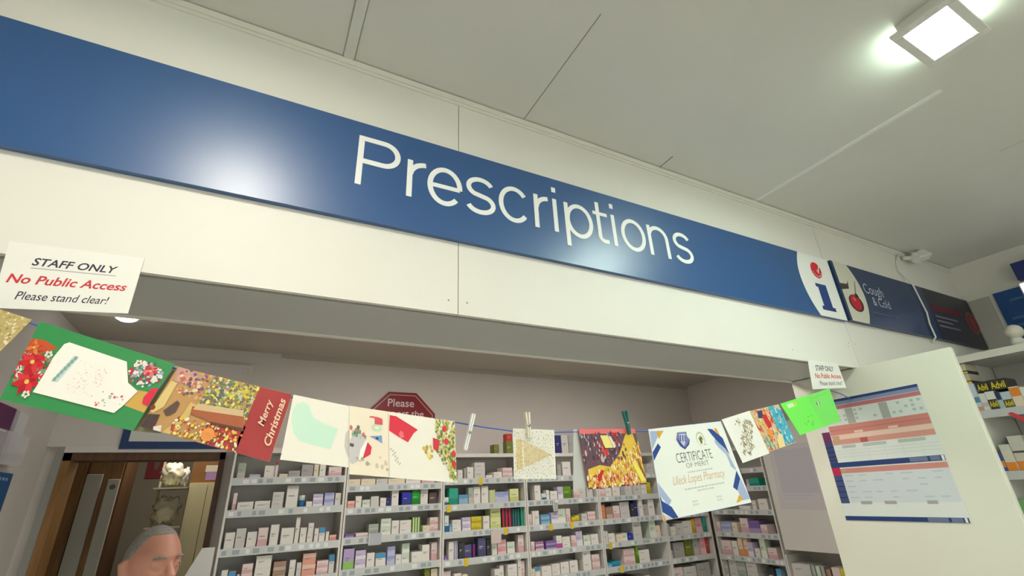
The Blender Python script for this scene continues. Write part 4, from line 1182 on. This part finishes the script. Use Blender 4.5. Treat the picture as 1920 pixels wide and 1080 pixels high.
s.poly([(.34, .12), (.47, .12), (.53, .34), (.39, .34)], paint(240, 228, 140, .3), 8); s.poly([(.48, .13), (.52, .14), (.58, .32), (.54, .35)], paint(246, 232, 214, .3), 8)
s.poly([(.15, .84), (.26, .7), (.3, .72), (.2, .9)], paint(210, 36, 44, .3), 8)
s.poly([(.80, .6), (.88, .6), (.99, .93), (.90, .95)], paint(244, 226, 100, .3), 9); s.poly([(.9, .55), (.93, .55), (.997, .85), (.985, .93)], paint(140, 90, 40, .3), 9)
o = s.build('greeting_card'); tag(o, 'half open card with a crowded red and yellow night scene', 'greeting card', 'greeting cards on the string')
b = Sheet(*CQ['sceneback'], paint(196, 196, 192, .45)); b.build('back_leaf', o)
# certificate
f = tracer((85, 130), (790, 65), (1070, 835), (225, 1010))
s = Sheet(*CQ['cert'], paint(240, 246, 250, .35), .002)
s.rect(.025, .03, .975, .97, paint(243, 246, 240, .35), 1)
NV, PB, GO = paint(36, 74, 150, .35), paint(170, 186, 222, .35), paint(232, 170, 54, .35)
for pts, m_, k in ((((98, 150), (200, 140), (110, 330)), PB, 2), (((165, 150), (232, 138), (190, 222)), GO, 3), (((185, 262), (215, 300), (152, 428), (133, 350)), NV, 3),
                 (((765, 190), (880, 330), (960, 520), (905, 480), (870, 360), (800, 290), (760, 240)), PB, 2), (((692, 100), (745, 100), (850, 190), (905, 360), (865, 300), (790, 225), (735, 160)), NV, 3), (((765, 85), (795, 95), (825, 165), (775, 120)), GO, 4),
                 (((182, 630), (345, 785), (325, 835), (210, 735)), PB, 2), (((200, 730), (265, 785), (350, 840), (412, 935), (370, 940), (270, 880), (212, 800)), NV, 3), (((270, 900), (365, 940), (310, 955)), paint(214, 206, 226, .35), 2), (((212, 850), (262, 890), (318, 955), (238, 978)), GO, 4),
                 (((990, 600), (1058, 800), (985, 810), (945, 715)), PB, 2), (((955, 520), (985, 600), (942, 716), (904, 682)), NV, 3), (((955, 755), (990, 805), (922, 832)), GO, 4)):
    s.poly([f(*p_) for p_ in pts], m_, k)
s.poly([f(*p_) for p_ in ((370, 150), (465, 140), (470, 180), (500, 220), (490, 270), (450, 315), (400, 280), (362, 225))], paint(120, 132, 186, .35), 2)
s.poly([f(*p_) for p_ in ((385, 165), (455, 158), (462, 220), (440, 285), (400, 240))], paint(206, 210, 232, .35), 3)
for x in (400, 425, 448): s.poly([f(x - 5, 175), f(x + 6, 175), f(x + 10, 240), f(x, 240)], paint(60, 76, 150, .35), 4)
s.poly([f(*p_) for p_ in ((365, 205), (385, 225), (420, 270), (450, 300), (480, 250), (498, 215), (490, 265), (450, 316), (400, 282))], paint(60, 76, 150, .35), 4)
s.disc(*f(612, 205), .055, .085, paint(196, 200, 170, .35), 2); s.disc(*f(612, 212), .047, .075, paint(243, 246, 240, .35), 3)
for x, y in ((612, 190), (600, 205), (625, 205), (612, 222), (618, 240)): s.disc(*f(x, y), .014, .022, paint(170, 176, 110, .35), 4)
s.rect(.60, .25, .69, .262, paint(206, 208, 196, .35), 2)
s.text('CERTIFICATE', .262, .315, .715, .425, paint(92, 88, 92, .35), 2, -.01)
s.text('OF MERIT', .36, .44, .645, .495, paint(150, 150, 150, .35), 2)
s.text('Uleck Lopes Pharmacy', .17, .565, .80, .69, paint(222, 184, 130, .35), 2, -.004, .35)
for u0, u1, v in ((.36, .66, .535), (.28, .74, .715), (.42, .62, .75)):
    u = u0
    while u < u1: w_ = rr.uniform(.01, .035); s.rect(u, v, u + w_, v + .016, paint(206, 208, 206, .35), 2); u += w_ + .008
for cu, cv_ in ((.36, .865), (.64, .865)):
    for i in range(6): s.disc(cu + .022 * (i % 3) - .02, cv_ + .035 * (i // 3), .007, .012, paint(206, 208, 204, .35), 2, 7)
tag(s.build('certificate'), 'white certificate with navy and gold corners hanging on the string', 'certificate')
# branch sketch card
f = tracer((85, 435), (415, 350), (705, 890), (375, 1005))
s = Sheet(*CQ['tree'], paint(246, 245, 240, .35))
for x0, y0, x1, y1, n_ in ((250, 440, 310, 520, 10), (340, 450, 470, 640, 60), (330, 640, 470, 770, 44), (370, 760, 500, 900, 46)):
    for i in range(n_):
        x, y = rr.uniform(x0, x1), rr.uniform(y0, y1); s.disc(*f(x, y), .012, rr.uniform(.02, .05), rr.choice((paint(130, 112, 84, .35), paint(170, 150, 100, .35), paint(96, 84, 74, .35), paint(206, 190, 140, .35))), 1 + i * .02, 6, rr.uniform(-.6, .6))
tag(s.build('greeting_card'), 'white greeting card with a brown and gold sketch of branches', 'greeting card', 'greeting cards on the string')
# many-coloured card
f = tracer((415, 350), (800, 265), (1015, 720), (690, 860))
s = Sheet(*CQ['fire'], paint(226, 190, 150, .3))
s.poly([(.60, .02), (.80, .0), (.997, .2), (.997, .97), (.62, .97), (.5, .6), (.62, .35)], paint(70, 180, 206, .3), 1)
s.poly([(.05, .75), (.25, .6), (.32, .97), (.1, .98)], paint(90, 190, 200, .3), 1)
s.scatter(rr, lambda u, v: u < .62, 242, [paint(236, 214, 120, .3), paint(226, 90, 60, .3), paint(244, 232, 196, .3), paint(240, 160, 80, .3), paint(240, 200, 180, .3), paint(200, 206, 110, .3), paint(206, 60, 60, .3)], 0.0306, 2, (.8, 2.4))
s.scatter(rr, lambda u, v: u > .6, 74, [paint(60, 160, 210, .3), paint(110, 206, 216, .3), paint(40, 120, 190, .3), paint(230, 240, 240, .3), paint(236, 210, 180, .3)], 0.0272, 3, (.8, 2))
s.poly([f(*p_) for p_ in ((570, 380), (620, 380), (700, 520), (660, 555), (610, 470))], paint(212, 30, 44, .3), 6)
s.poly([f(*p_) for p_ in ((510, 340), (570, 330), (580, 430), (530, 430))], paint(70, 60, 110, .3), 6)
s.poly([f(*p_) for p_ in ((780, 600), (830, 620), (880, 770), (800, 800), (770, 690))], paint(246, 222, 160, .3), 6)
s.poly([f(*p_) for p_ in ((630, 560), (720, 580), (690, 670))], paint(246, 150, 60, .3), 6)
tag(s.build('greeting_card'), 'many-coloured greeting card with a turquoise right side', 'greeting card', 'greeting cards on the string')
# lime cards
f = tracer((820, 240), (1150, 150), (1370, 515), (1095, 640))
s = Sheet(*CQ['limeB'], paint(124, 232, 104, .5))
for i in range(3): s.rect(.33 + .045 * i, .26, .36 + .045 * i, .36, (paint(190, 40, 40), paint(230, 240, 240), paint(120, 150, 200))[i], 1)
for i in range(5): s.rect(.2 + .13 * i, .1 + .02 * (i % 2), .29 + .13 * i, .112 + .02 * (i % 2), paint(100, 206, 90), 1)
tag(s.build('greeting_card'), 'lime green card at the right, behind the other lime card', 'greeting card', 'greeting cards on the string')
s = Sheet(*CQ['limeA'], paint(120, 240, 92, .5))
for i in range(6): s.rect(.18 + .06 * i, .07, .215 + .06 * i, .19, (paint(240, 244, 240), paint(250, 250, 246), paint(236, 244, 236), paint(246, 246, 240), paint(236, 220, 70), paint(240, 216, 60))[i], 1)
for i in range(10): s.disc(rr.uniform(.2, .8), rr.uniform(.55, .86), .012, .025, paint(80, 170, 70), 1, 6)
tag(s.build('greeting_card'), 'lime green card with a strip of white and yellow marks, foremost of the pair', 'greeting card', 'greeting cards on the string')
# string
pts = [(-.952, 1.336, .53), (-.7, 1.312, .45), (-.451, 1.308, .374), (-.31, 1.3065, .336), (-.176, 1.3075, .296), (.072, 1.3075, .243), (.23, 1.3075, .215), (.503, 1.3075, .194), (.60, 1.307, .181), (.689, 1.3065, .172),
       (.835, 1.3065, .170), (.927, 1.3065, .173), (1.165, 1.3065, .179), (1.233, 1.310, .18), (1.6, 1.310, .217), (1.79, 1.309, .26), (2.0, 1.309, .298), (2.2, 1.308, .342), (2.42, 1.308, .391), (2.62, 1.36, .392), (2.828, 1.425, .386)]
b = MB(); b.tube(pts, .0042, paint(84, 108, 200, .45), 6, squash=.5)
tag(b.build('blue_string'), 'blue ribbon string sagging across the opening and carrying the cards', 'string')
# clothes pegs
def peg(top, bot, w, dep, col, label, gap):
    d = Vector((bot[0] - top[0], 0, bot[1] - top[1])); L = d.length; d.normalize()
    sx = Vector((d.z, 0, -d.x)); sx = sx if sx.x > 0 else -sx
    y = 1.292
    def P(u, v, yy): q = Vector((top[0], yy, top[1])) + d * v + sx * u; return (q.x, q.y, q.z)
    t = empty('clothes_peg', (top[0], y, min(top[1], bot[1])), label, 'clothes peg', 'clothes pegs')
    m_ = paint(*col, .45)
    for s_ in (-1, 1):
        o0, o1 = s_ * (gap + w * .5), s_ * gap * .25
        prof = [(o0 - s_ * w * .15, 0), (o0, L * .04), (s_ * (w * .5 + gap * .3), L * .55), (s_ * w * .55, L * .97), (s_ * w * .4, L), (s_ * .0008, L), (s_ * .0008, L * .62), (s_ * gap * .9, L * .02), (s_ * gap, 0)]
        b = MB(); n = len(prof)
        fr = [P(u, v, y - dep) for u, v in prof]; bk = [P(u, v, y + dep * .1) for u, v in prof]
        b.face(fr, m_); b.face(bk[::-1], m_)
        for i in range(n): j = (i + 1) % n; b.face([fr[i], bk[i], bk[j], fr[j]], m_)
        b.build('prong', t)
    b = MB(); c = P(0, L * .52, y - dep * .5); b.tube([(c[0], y - dep - .002, c[2]), (c[0], y + .001, c[2])], w * .5, mat('peg_spring_steel', (170, 170, 168), .3, metallic=.8), 10); b.build('spring', t)
peg((.557, .215), (.530, .115), .009, .010, (238, 240, 238), 'white plastic clothes peg hanging tilted alone on the blue string', .0012)
peg((.7355, .226), (.738, .150), .009, .010, (232, 226, 206), 'pale clothes peg clipped upright on the small striped card', .004)
peg((1.122, .243), (1.131, .165), .007, .010, (30, 112, 104), 'dark green clothes peg on the red and yellow scene card', .006)

# ------------------------------------------------------------------ wall chart on the partition panel
X_ = 2.828
s = Sheet((X_, 1.632, .397), (X_, 1.106, .404), (X_, 1.106, -.206), (X_, 1.637, -.206), paint(222, 228, 224, .4), .001)
NAVY2, SL, RD, RD2, CRM = paint(38, 62, 118, .4), paint(128, 142, 178, .4), paint(190, 118, 124, .4), paint(206, 134, 124, .4), paint(228, 200, 184, .4)
s.rect(.02, .0, .99, .022, NAVY2); s.rect(.02, .022, .99, .052, SL); s.rect(.02, .055, .99, .088, RD); s.rect(.02, .088, .99, .225, paint(212, 220, 216, .4))
for u in (.30, .62): s.rect(u, .092, u + .075, .222, paint(166, 172, 164, .4), 2)
for i in range(16):
    u = .1 + .056 * i
    if .27 < u < .38 or .58 < u < .70: continue
    for v in (.105, .14, .175):
        if rr.random() < .6: s.rect(u, v, u + .028, v + .02, paint(178, 188, 184, .4), 2)
s.rect(.09, .225, .99, .305, RD2); s.rect(.09, .262, .99, .268, paint(186, 112, 104, .4), 2)
for u in (.33, .64): s.rect(u, .285, u + .08, .302, CRM, 3)
s.rect(.09, .305, .99, .345, CRM); s.rect(.09, .345, .99, .388, paint(212, 150, 138, .4)); s.rect(.36, .348, .43, .385, paint(178, 92, 92, .4), 2); s.rect(.10, .31, .17, .385, paint(196, 160, 128, .4), 2)
for u0, u1 in ((.17, .30), (.37, .58), (.68, .90)): s.rect(u0, .395, u1, .42, paint(182, 192, 188, .4), 2)
for v in (.44, .465, .49): s.rect(.1, v, .99, v + .003, paint(200, 208, 204, .4), 2)
for u in (.25, .4, .55, .7, .85): s.rect(u, .43, u + .003, .53, paint(204, 212, 208, .4), 2)
s.rect(.003, .27, .085, .36, paint(112, 44, 92, .4)); s.rect(.003, .36, .085, .535, paint(58, 72, 118, .4))
for v in (.40, .44, .48, .51): s.rect(.003, v, .085, v + .008, paint(30, 40, 84, .4), 2)
s.rect(.003, .535, .99, .575, NAVY2, 3); s.rect(.72, .538, .86, .57, paint(110, 122, 156, .4), 4); s.rect(.88, .538, .955, .57, paint(110, 122, 156, .4), 4); s.rect(.965, .537, .985, .573, paint(236, 236, 232, .4), 4)
s.rect(.085, .585, .99, .625, paint(206, 140, 130, .4)); s.rect(.09, .59, .14, .62, paint(196, 160, 128, .4), 2); s.rect(.003, .575, .085, .64, paint(186, 36, 78, .4)); s.rect(.003, .64, .085, .865, paint(66, 82, 128, .4))
for v in (.68, .725, .77, .815): s.rect(.003, v, .085, v + .009, paint(36, 48, 94, .4), 2)
s.rect(.085, .625, .99, .86, paint(208, 216, 220, .4))
for i in range(5):
    for j in range(7):
        if rr.random() < .6: s.rect(.11 + .125 * j, .64 + .044 * i, .11 + .125 * j + rr.uniform(.05, .1), .65 + .044 * i, paint(188, 198, 204, .4), 2)
for u0, u1 in ((.19, .29), (.40, .50), (.74, .82)): s.rect(u0, .848, u1, .872, paint(166, 166, 168, .4), 3)
s.rect(.003, .965, .99, .998, NAVY2, 3); s.rect(.70, .967, .85, .996, paint(110, 122, 156, .4), 4); s.rect(.87, .967, .95, .996, paint(110, 122, 156, .4), 4); s.rect(.962, .966, .98, .997, paint(236, 236, 232, .4), 4)
tag(s.build('wall_chart'), 'large blue and red wall chart with tables stuck on the cream partition panel', 'chart')

# ------------------------------------------------------------------ shop shelf unit on the right wall
XF, XB, YA, YB = 4.1, RW - .03, .45, HF - .004
t = empty('shop_shelf', (4.4, .9, -H), 'white shop shelf unit on the right wall beyond the partition panel', 'shelving')
b = MB(); b.box(XB, RW - .022, YA, YB, -H, .70, M_SHELF); b.build('back_panel', t)
b = MB(); b.box(XF + .02, XB, YA, YA + .02, -H, .70, M_SHELF); b.build('end_panel', t)
for zt, zb in ((.709, .665), (.352, .306), (-.007, -.055), (-.36, -.405), (-.75, -.80), (-1.2, -1.25)):
    b = MB(); b.box(XF + .004, XB, YA + .02, YB, zb + .012, zt, M_SHELF); o = b.build('shelf', t)
    b = MB(); b.box(XF, XF + .004, YA + .02, YB, zb, zt + .001, M_TRIM if zt > .6 else M_STRIP); b.build('front_strip', o)
def sbox(y1, y0, z0, z1, d, dep, bands, label, text=None, name='retail_box'):
    """a pack whose printed face looks left; bands: (from, to, colour) over its height"""
    b = MB(); x0 = XF + d + .006; b.box(x0, x0 + dep, y0, y1, z0, z1, paint(*bands[0][2], .45))
    h_ = z1 - z0
    for a, c, col in bands[1:]:
        b.box(x0 - .0008, x0, y0 + .001, y1 - .001, z0 + h_ * a, z0 + h_ * c, paint(*col, .45))
        if a > .25: b.box(x0, x0 + dep, y0 - .0006, y0, z0 + h_ * a, z0 + h_ * c, paint(*col, .45))
    if text:
        vs, fs = text_poly(text[0], .012)
        ta, tb = text[1], text[2]
        b.faces([(x0 - .0018, y1 - (y1 - y0) * (.08 + .84 * u), z0 + h_ * (ta + (tb - ta) * v)) for u, v in vs], fs, paint(240, 222, 40, .45))
    tag(b.build(name), label, 'box', 'boxes on the shop shelf')
z = .3535
WH, BK, NVY, YL, ORG_, TAN = (232, 232, 228), (52, 52, 54), (36, 50, 96), (226, 206, 50), (232, 140, 52), (196, 178, 140)
sbox(1.344, 1.317, z, .528, .0, .2, [(0, 1, (206, 218, 230)), (.3, .5, (90, 140, 180)), (.0, .15, (214, 160, 130))], 'tall white and light blue box at the partition end of the shop shelf')
sbox(1.315, 1.284, z, .458, .0, .2, [(0, 1, (226, 228, 224)), (.2, .45, (206, 190, 190))], 'plain white box between the tall blue-white box and a black-based box')
sbox(1.282, 1.238, z, .463, .0, .2, [(0, 1, WH), (0, .55, BK)], 'white box with black base and yellow lettering on the shop shelf', ('Advil', .12, .46))
sbox(1.236, 1.213, z, .455, .0, .2, [(0, 1, (176, 196, 188)), (.5, 1, NVY)], 'slim navy and pale green box on the shop shelf')
sbox(1.211, 1.166, z, .448, .0, .2, [(0, 1, (190, 206, 220)), (0, .5, (86, 78, 52))], 'light blue box with dark yellow-lettered base, right of the slim navy box', ('Advil', .08, .42))
sbox(1.164, 1.118, z, .47, .0, .2, [(0, 1, (232, 216, 196)), (.5, .95, ORG_)], 'orange and white box left of the last boxes on the shop shelf')
sbox(1.116, 1.06, z, .46, .0, .2, [(0, 1, WH), (.2, .5, (170, 196, 216))], 'white and pale blue box at the right frame edge of the shop shelf')
sbox(1.313, 1.252, .4665, .53, .012, .17, [(0, 1, (66, 66, 68)), (0, .95, (46, 46, 48))], 'black box with yellow lettering laid on the row, left of two', ('Advil', .12, .78))
sbox(1.248, 1.165, .4665, .532, .012, .17, [(0, 1, (66, 66, 68)), (0, .95, (46, 46, 48))], 'black box with yellow lettering laid on the row, right of two', ('Advil', .12, .78))
for i, w_ in enumerate(('lower', 'upper')):
    z0 = .5285 + .066 * i
    sbox(1.344, 1.318, z0, z0 + .0655, .0, .16, [(0, 1, (40, 48, 72)), (.3, .96, (206, 196, 170)), (.0, .2, YL)], 'navy and tan box stacked against the header wall, %s of two' % w_)
b = MB(); b.faces([(XF - .003, 1.215, .318), (XF - .003, 1.195, .325), (XF - .003, 1.10, .25), (XF - .003, 1.13, .225), (XF - .001, 1.215, .318), (XF - .001, 1.195, .325), (XF - .001, 1.10, .25), (XF - .001, 1.13, .225)],
                  [(0, 1, 2, 3), (7, 6, 5, 4), (0, 4, 5, 1), (1, 5, 6, 2), (2, 6, 7, 3), (3, 7, 4, 0)], paint(206, 60, 76, .45)); tag(b.build('shelf_ticket'), 'slanting red ticket on the edge of the shop shelf', 'shelf label')
z = -.0055
sbox(1.344, 1.326, z, .10, .0, .16, [(0, 1, (74, 84, 150)), (.2, .55, (222, 150, 90))], 'narrow blue and orange box on the lower shop shelf')
sbox(1.324, 1.276, z, .145, .0, .16, [(0, 1, (222, 214, 200)), (0, .32, ORG_), (.75, .98, (206, 212, 200))], 'white box with an orange base on the lower shop shelf')
sbox(1.274, 1.205, z, .19, .01, .16, [(0, 1, (206, 202, 192)), (0, .26, ORG_), (.5, .56, (84, 80, 76))], 'tall greyish white box with orange base on the lower shop shelf')
sbox(1.203, 1.12, z, .17, .01, .16, [(0, 1, (214, 206, 202)), (.3, .5, (190, 150, 150))], 'pinkish white box at the right frame edge of the lower shop shelf')
sbox(1.33, 1.28, z, .19, .18, .1, [(0, 1, (40, 38, 66))], 'dark navy box standing behind the orange-based box')
z = -.3585
sbox(1.344, 1.30, z, -.165, .0, .16, [(0, 1, (120, 170, 110)), (.3, .6, (40, 150, 70))], 'green box on the lowest visible shop shelf')
sbox(1.298, 1.23, z, -.15, .01, .16, [(0, 1, (110, 116, 84))], 'olive box on the lowest visible shop shelf')
# white rounded ornament
t = empty('white_ornament', (4.2, 1.055, .7095), 'round white ornament on the top shop shelf at the right frame edge', 'ornament')
b = MB(); b.ball((4.2, 1.05, .742), .036, M_PLASTIC, 16, 10, (1, 1, .9)); b.build('base', t)
b = MB(); b.ball((4.2, 1.045, .805), .046, mat('ivory_ornament', (226, 222, 204), .4), 18, 12); b.build('head', t)

# ------------------------------------------------------------------ the person in the dispensary
fw = Vector((.62, -.785, 0)).normalized(); lt = Vector((-fw.y, fw.x, 0)); up = Vector((0, 0, 1))
HO = Vector((-.196, 2.2, -.172)) - fw * .078                  # centre of the head at eye height
def L(a, b_, c): q = HO + lt * a + fw * b_ + up * c; return (q.x, q.y, q.z)
FLOOR_C = -H - HO.z
def head_shape(b, mt, grow=0.0):
    nu, nv = 40, 30; vs = []; fs = []
    for j in range(nv + 1):
        th = math.pi * j / nv
        for i in range(nu):
            ph = 2 * math.pi * i / nu
            x, y, z = math.sin(th) * math.sin(ph), math.sin(th) * math.cos(ph), math.cos(th)
            rx, ry, rz = .077, .097, .118
            if z < 0: rx *= 1 - .24 * (-z) ** 1.3; ry *= 1 - .10 * (-z)
            a, f_, c = x * rx, y * ry, z * rz
            if y > 0:
                f_ += .006 * math.exp(-((c - .022) / .012) ** 2) * math.exp(-(a / .05) ** 2)           # brow
                for s_ in (-1, 1):
                    f_ -= .010 * math.exp(-((c - .0) / .013) ** 2 - ((a - s_ * .032) / .016) ** 2)     # eye sockets
                    f_ += .005 * math.exp(-((c + .032) / .02) ** 2 - ((a - s_ * .042) / .02) ** 2)     # cheeks
                f_ += .006 * math.exp(-((c + .098) / .016) ** 2 - (a / .022) ** 2)                     # chin
            vs.append(L(a * (1 + grow), f_ * (1 + grow), c))
    for j in range(nv):
        for i in range(nu):
            i2 = (i + 1) % nu; fs.append((j * nu + i, (j + 1) * nu + i, (j + 1) * nu + i2, j * nu + i2))
    b.faces(vs, fs, mt, True)
SKIN = mat('skin', (196, 140, 120), .5, .4, noise=.12, nscale=30)
def limb(b, pts, rad, mt, n=12, squash=1.0): b.tube([L(*p) for p in pts], rad, mt, n, squash=squash, side=tuple(fw))
def rem(o, vox, it=3):
    m_ = o.modifiers.new('remesh', 'REMESH'); m_.mode = 'VOXEL'; m_.voxel_size = vox; m_.use_smooth_shade = True
    s_ = o.modifiers.new('smooth', 'SMOOTH'); s_.iterations = it; s_.factor = .5
    return o
b = MB(); head_shape(b, SKIN)
limb(b, [(0, .088, .012), (0, .104, -.014), (0, .116, -.034), (0, .104, -.046)], [.008, .011, .015, .011], SKIN)      # nose
for s_ in (-1, 1): b.ball(L(s_ * .016, .100, -.040), .009, SKIN, 10, 8)                                               # nostril wings
limb(b, [(-.024, .084, -.066), (0, .096, -.064), (.024, .084, -.066)], [.005, .007, .005], SKIN)                      # lips
limb(b, [(-.020, .084, -.075), (0, .094, -.076), (.020, .084, -.075)], [.005, .008, .005], SKIN)
for s_ in (-1, 1):
    limb(b, [(s_ * .076, -.012, .018), (s_ * .086, -.020, .006), (s_ * .083, -.016, -.018), (s_ * .074, -.006, -.034)], [.008, .012, .010, .007], SKIN)   # ears
    for z0 in (.0068, -.0068): limb(b, [(s_ * .018, .086, z0 * .5), (s_ * .033, .090, z0), (s_ * .048, .078, z0 * .5)], [.003, .0042, .003], SKIN)          # eyelids
limb(b, [(0, -.012, -.06), (0, -.02, -.13), (0, -.025, -.20)], [.058, .056, .066], SKIN)                              # neck
SH = -.22
limb(b, [(0, -.02, SH + .03), (0, -.025, SH - .05), (0, -.02, SH - .2), (0, -.015, SH - .38), (0, -.02, SH - .52), (0, -.02, SH - .62)], [.07, .155, .165, .150, .160, .14], SKIN, 20, .66)
for s_ in (-1, 1):
    limb(b, [(s_ * .06, -.025, SH - .005), (s_ * .17, -.03, SH - .045), (s_ * .215, -.03, SH - .13), (s_ * .235, -.02, SH - .31), (s_ * .235, .06, SH - .43), (s_ * .215, .17, SH - .50)],
         [.045, .056, .052, .042, .038, .027], SKIN)
    hx, hf, hz = s_ * .212, .215, SH - .525
    limb(b, [(s_ * .215, .165, SH - .498), (hx, hf, hz), (hx - s_ * .004, hf + .045, hz - .022)], [.026, .036, .034], SKIN, 12, .5)
    for k, (off, ln) in enumerate(((-.027, .060), (-.009, .072), (.009, .068), (.026, .054))):
        limb(b, [(hx + off, hf + .045, hz - .022), (hx + off, hf + .045 + ln * .5, hz - .034), (hx + off, hf + .045 + ln * .82, hz - .058), (hx + off, hf + .045 + ln * .85, hz - .058 - ln * .25)], [.0095, .009, .008, .0065], SKIN, 8)
    limb(b, [(hx - s_ * .026, hf - .002, hz), (hx - s_ * .048, hf + .026, hz - .018), (hx - s_ * .050, hf + .058, hz - .036)], [.012, .0105, .008], SKIN, 8)
    limb(b, [(s_ * .085, -.02, SH - .56), (s_ * .095, -.015, SH - .78), (s_ * .098, -.01, SH - 1.0), (s_ * .10, -.02, SH - 1.2), (s_ * .10, -.03, FLOOR_C + .09), (s_ * .10, -.02, FLOOR_C + .045)], [.092, .085, .060, .055, .040, .042], SKIN)
    limb(b, [(s_ * .10, -.06, FLOOR_C + .045), (s_ * .105, .03, FLOOR_C + .04), (s_ * .11, .13, FLOOR_C + .03)], [.036, .04, .03], SKIN, 12)
body = rem(b.build('person'), .0052, 2)
tag(body, 'person with short grey hair glancing right in front of the timber doorway', 'person')
HAIR = mat('grey_hair', (150, 146, 140), .7, .2, noise=.35, nscale=120)
b = MB(); vs = []; fs = []; nu, nv = 40, 14
for j in range(nv + 1):
    for i in range(nu):
        ph = 2 * math.pi * i / nu; y0 = math.cos(ph)
        lim = .72 if y0 > .55 else (.72 + (.55 - y0) * 1.25)
        th = min(lim, 2.0) * j / nv
        x, y, z = math.sin(th) * math.sin(ph), math.sin(th) * math.cos(ph), math.cos(th)
        k = 1.035 if j < nv else .99
        vs.append(L(x * .077 * k, y * .097 * k - .002, z * .118 * k))
for j in range(nv):
    for i in range(nu):
        i2 = (i + 1) % nu; fs.append((j * nu + i, (j + 1) * nu + i, (j + 1) * nu + i2, j * nu + i2))
b.faces(vs, fs, HAIR, True); b.build('hair', body)
for s_ in (-1, 1):
    b = MB(); b.ball(L(s_ * .033, .0775, 0), .0122, mat('eye_white', (176, 160, 150), .3), 14, 10)
    q = Vector(L(s_ * .033, .0775, 0)); d = (fw + lt * .25).normalized()
    b.ball(tuple(q + d * .0078), .0062, mat('iris_dark', (44, 34, 30), .15), 12, 8); b.build('eye', body)
    b = MB(); limb(b, [(s_ * .016, .097, .020), (s_ * .034, .097, .025), (s_ * .052, .083, .020)], [.003, .0042, .003], HAIR, 8); b.build('eyebrow', body)
SHIRT = mat('pale_shirt', (196, 202, 206), .8, .2, noise=.06, nscale=20); TROUS = mat('dark_trousers', (48, 50, 58), .85, .2)
b = MB()
limb(b, [(0, -.02, SH + .015), (0, -.025, SH - .05), (0, -.02, SH - .2), (0, -.015, SH - .38), (0, -.02, SH - .52), (0, -.02, SH - .66)], [.085, .166, .178, .164, .172, .168], SHIRT, 20, .68)
for s_ in (-1, 1):
    limb(b, [(s_ * .05, -.025, SH - .0), (s_ * .17, -.03, SH - .04), (s_ * .218, -.03, SH - .13), (s_ * .236, -.022, SH - .27)], [.056, .068, .066, .062], SHIRT)
limb(b, [(0, -.012, SH + .02), (0, -.015, SH + .055)], [.078, .070], SHIRT, 16)
rem(b.build('shirt', body), .008, 3)
b = MB()
limb(b, [(0, -.02, SH - .56), (0, -.02, SH - .64), (0, -.02, SH - .70)], [.166, .17, .15], TROUS, 20, .7)
for s_ in (-1, 1): limb(b, [(s_ * .085, -.02, SH - .60), (s_ * .095, -.015, SH - .78), (s_ * .098, -.01, SH - 1.0), (s_ * .10, -.02, SH - 1.2), (s_ * .10, -.02, FLOOR_C + .07)], [.104, .098, .078, .072, .066], TROUS)
rem(b.build('trousers', body), .009, 3)
for s_ in (-1, 1):
    b = MB(); limb(b, [(s_ * .10, -.09, FLOOR_C + .045), (s_ * .10, -.02, FLOOR_C + .05), (s_ * .107, .06, FLOOR_C + .042), (s_ * .113, .16, FLOOR_C + .032)], [.04, .046, .046, .032], paint(36, 32, 30)); rem(b.build('shoe', body), .006, 2)
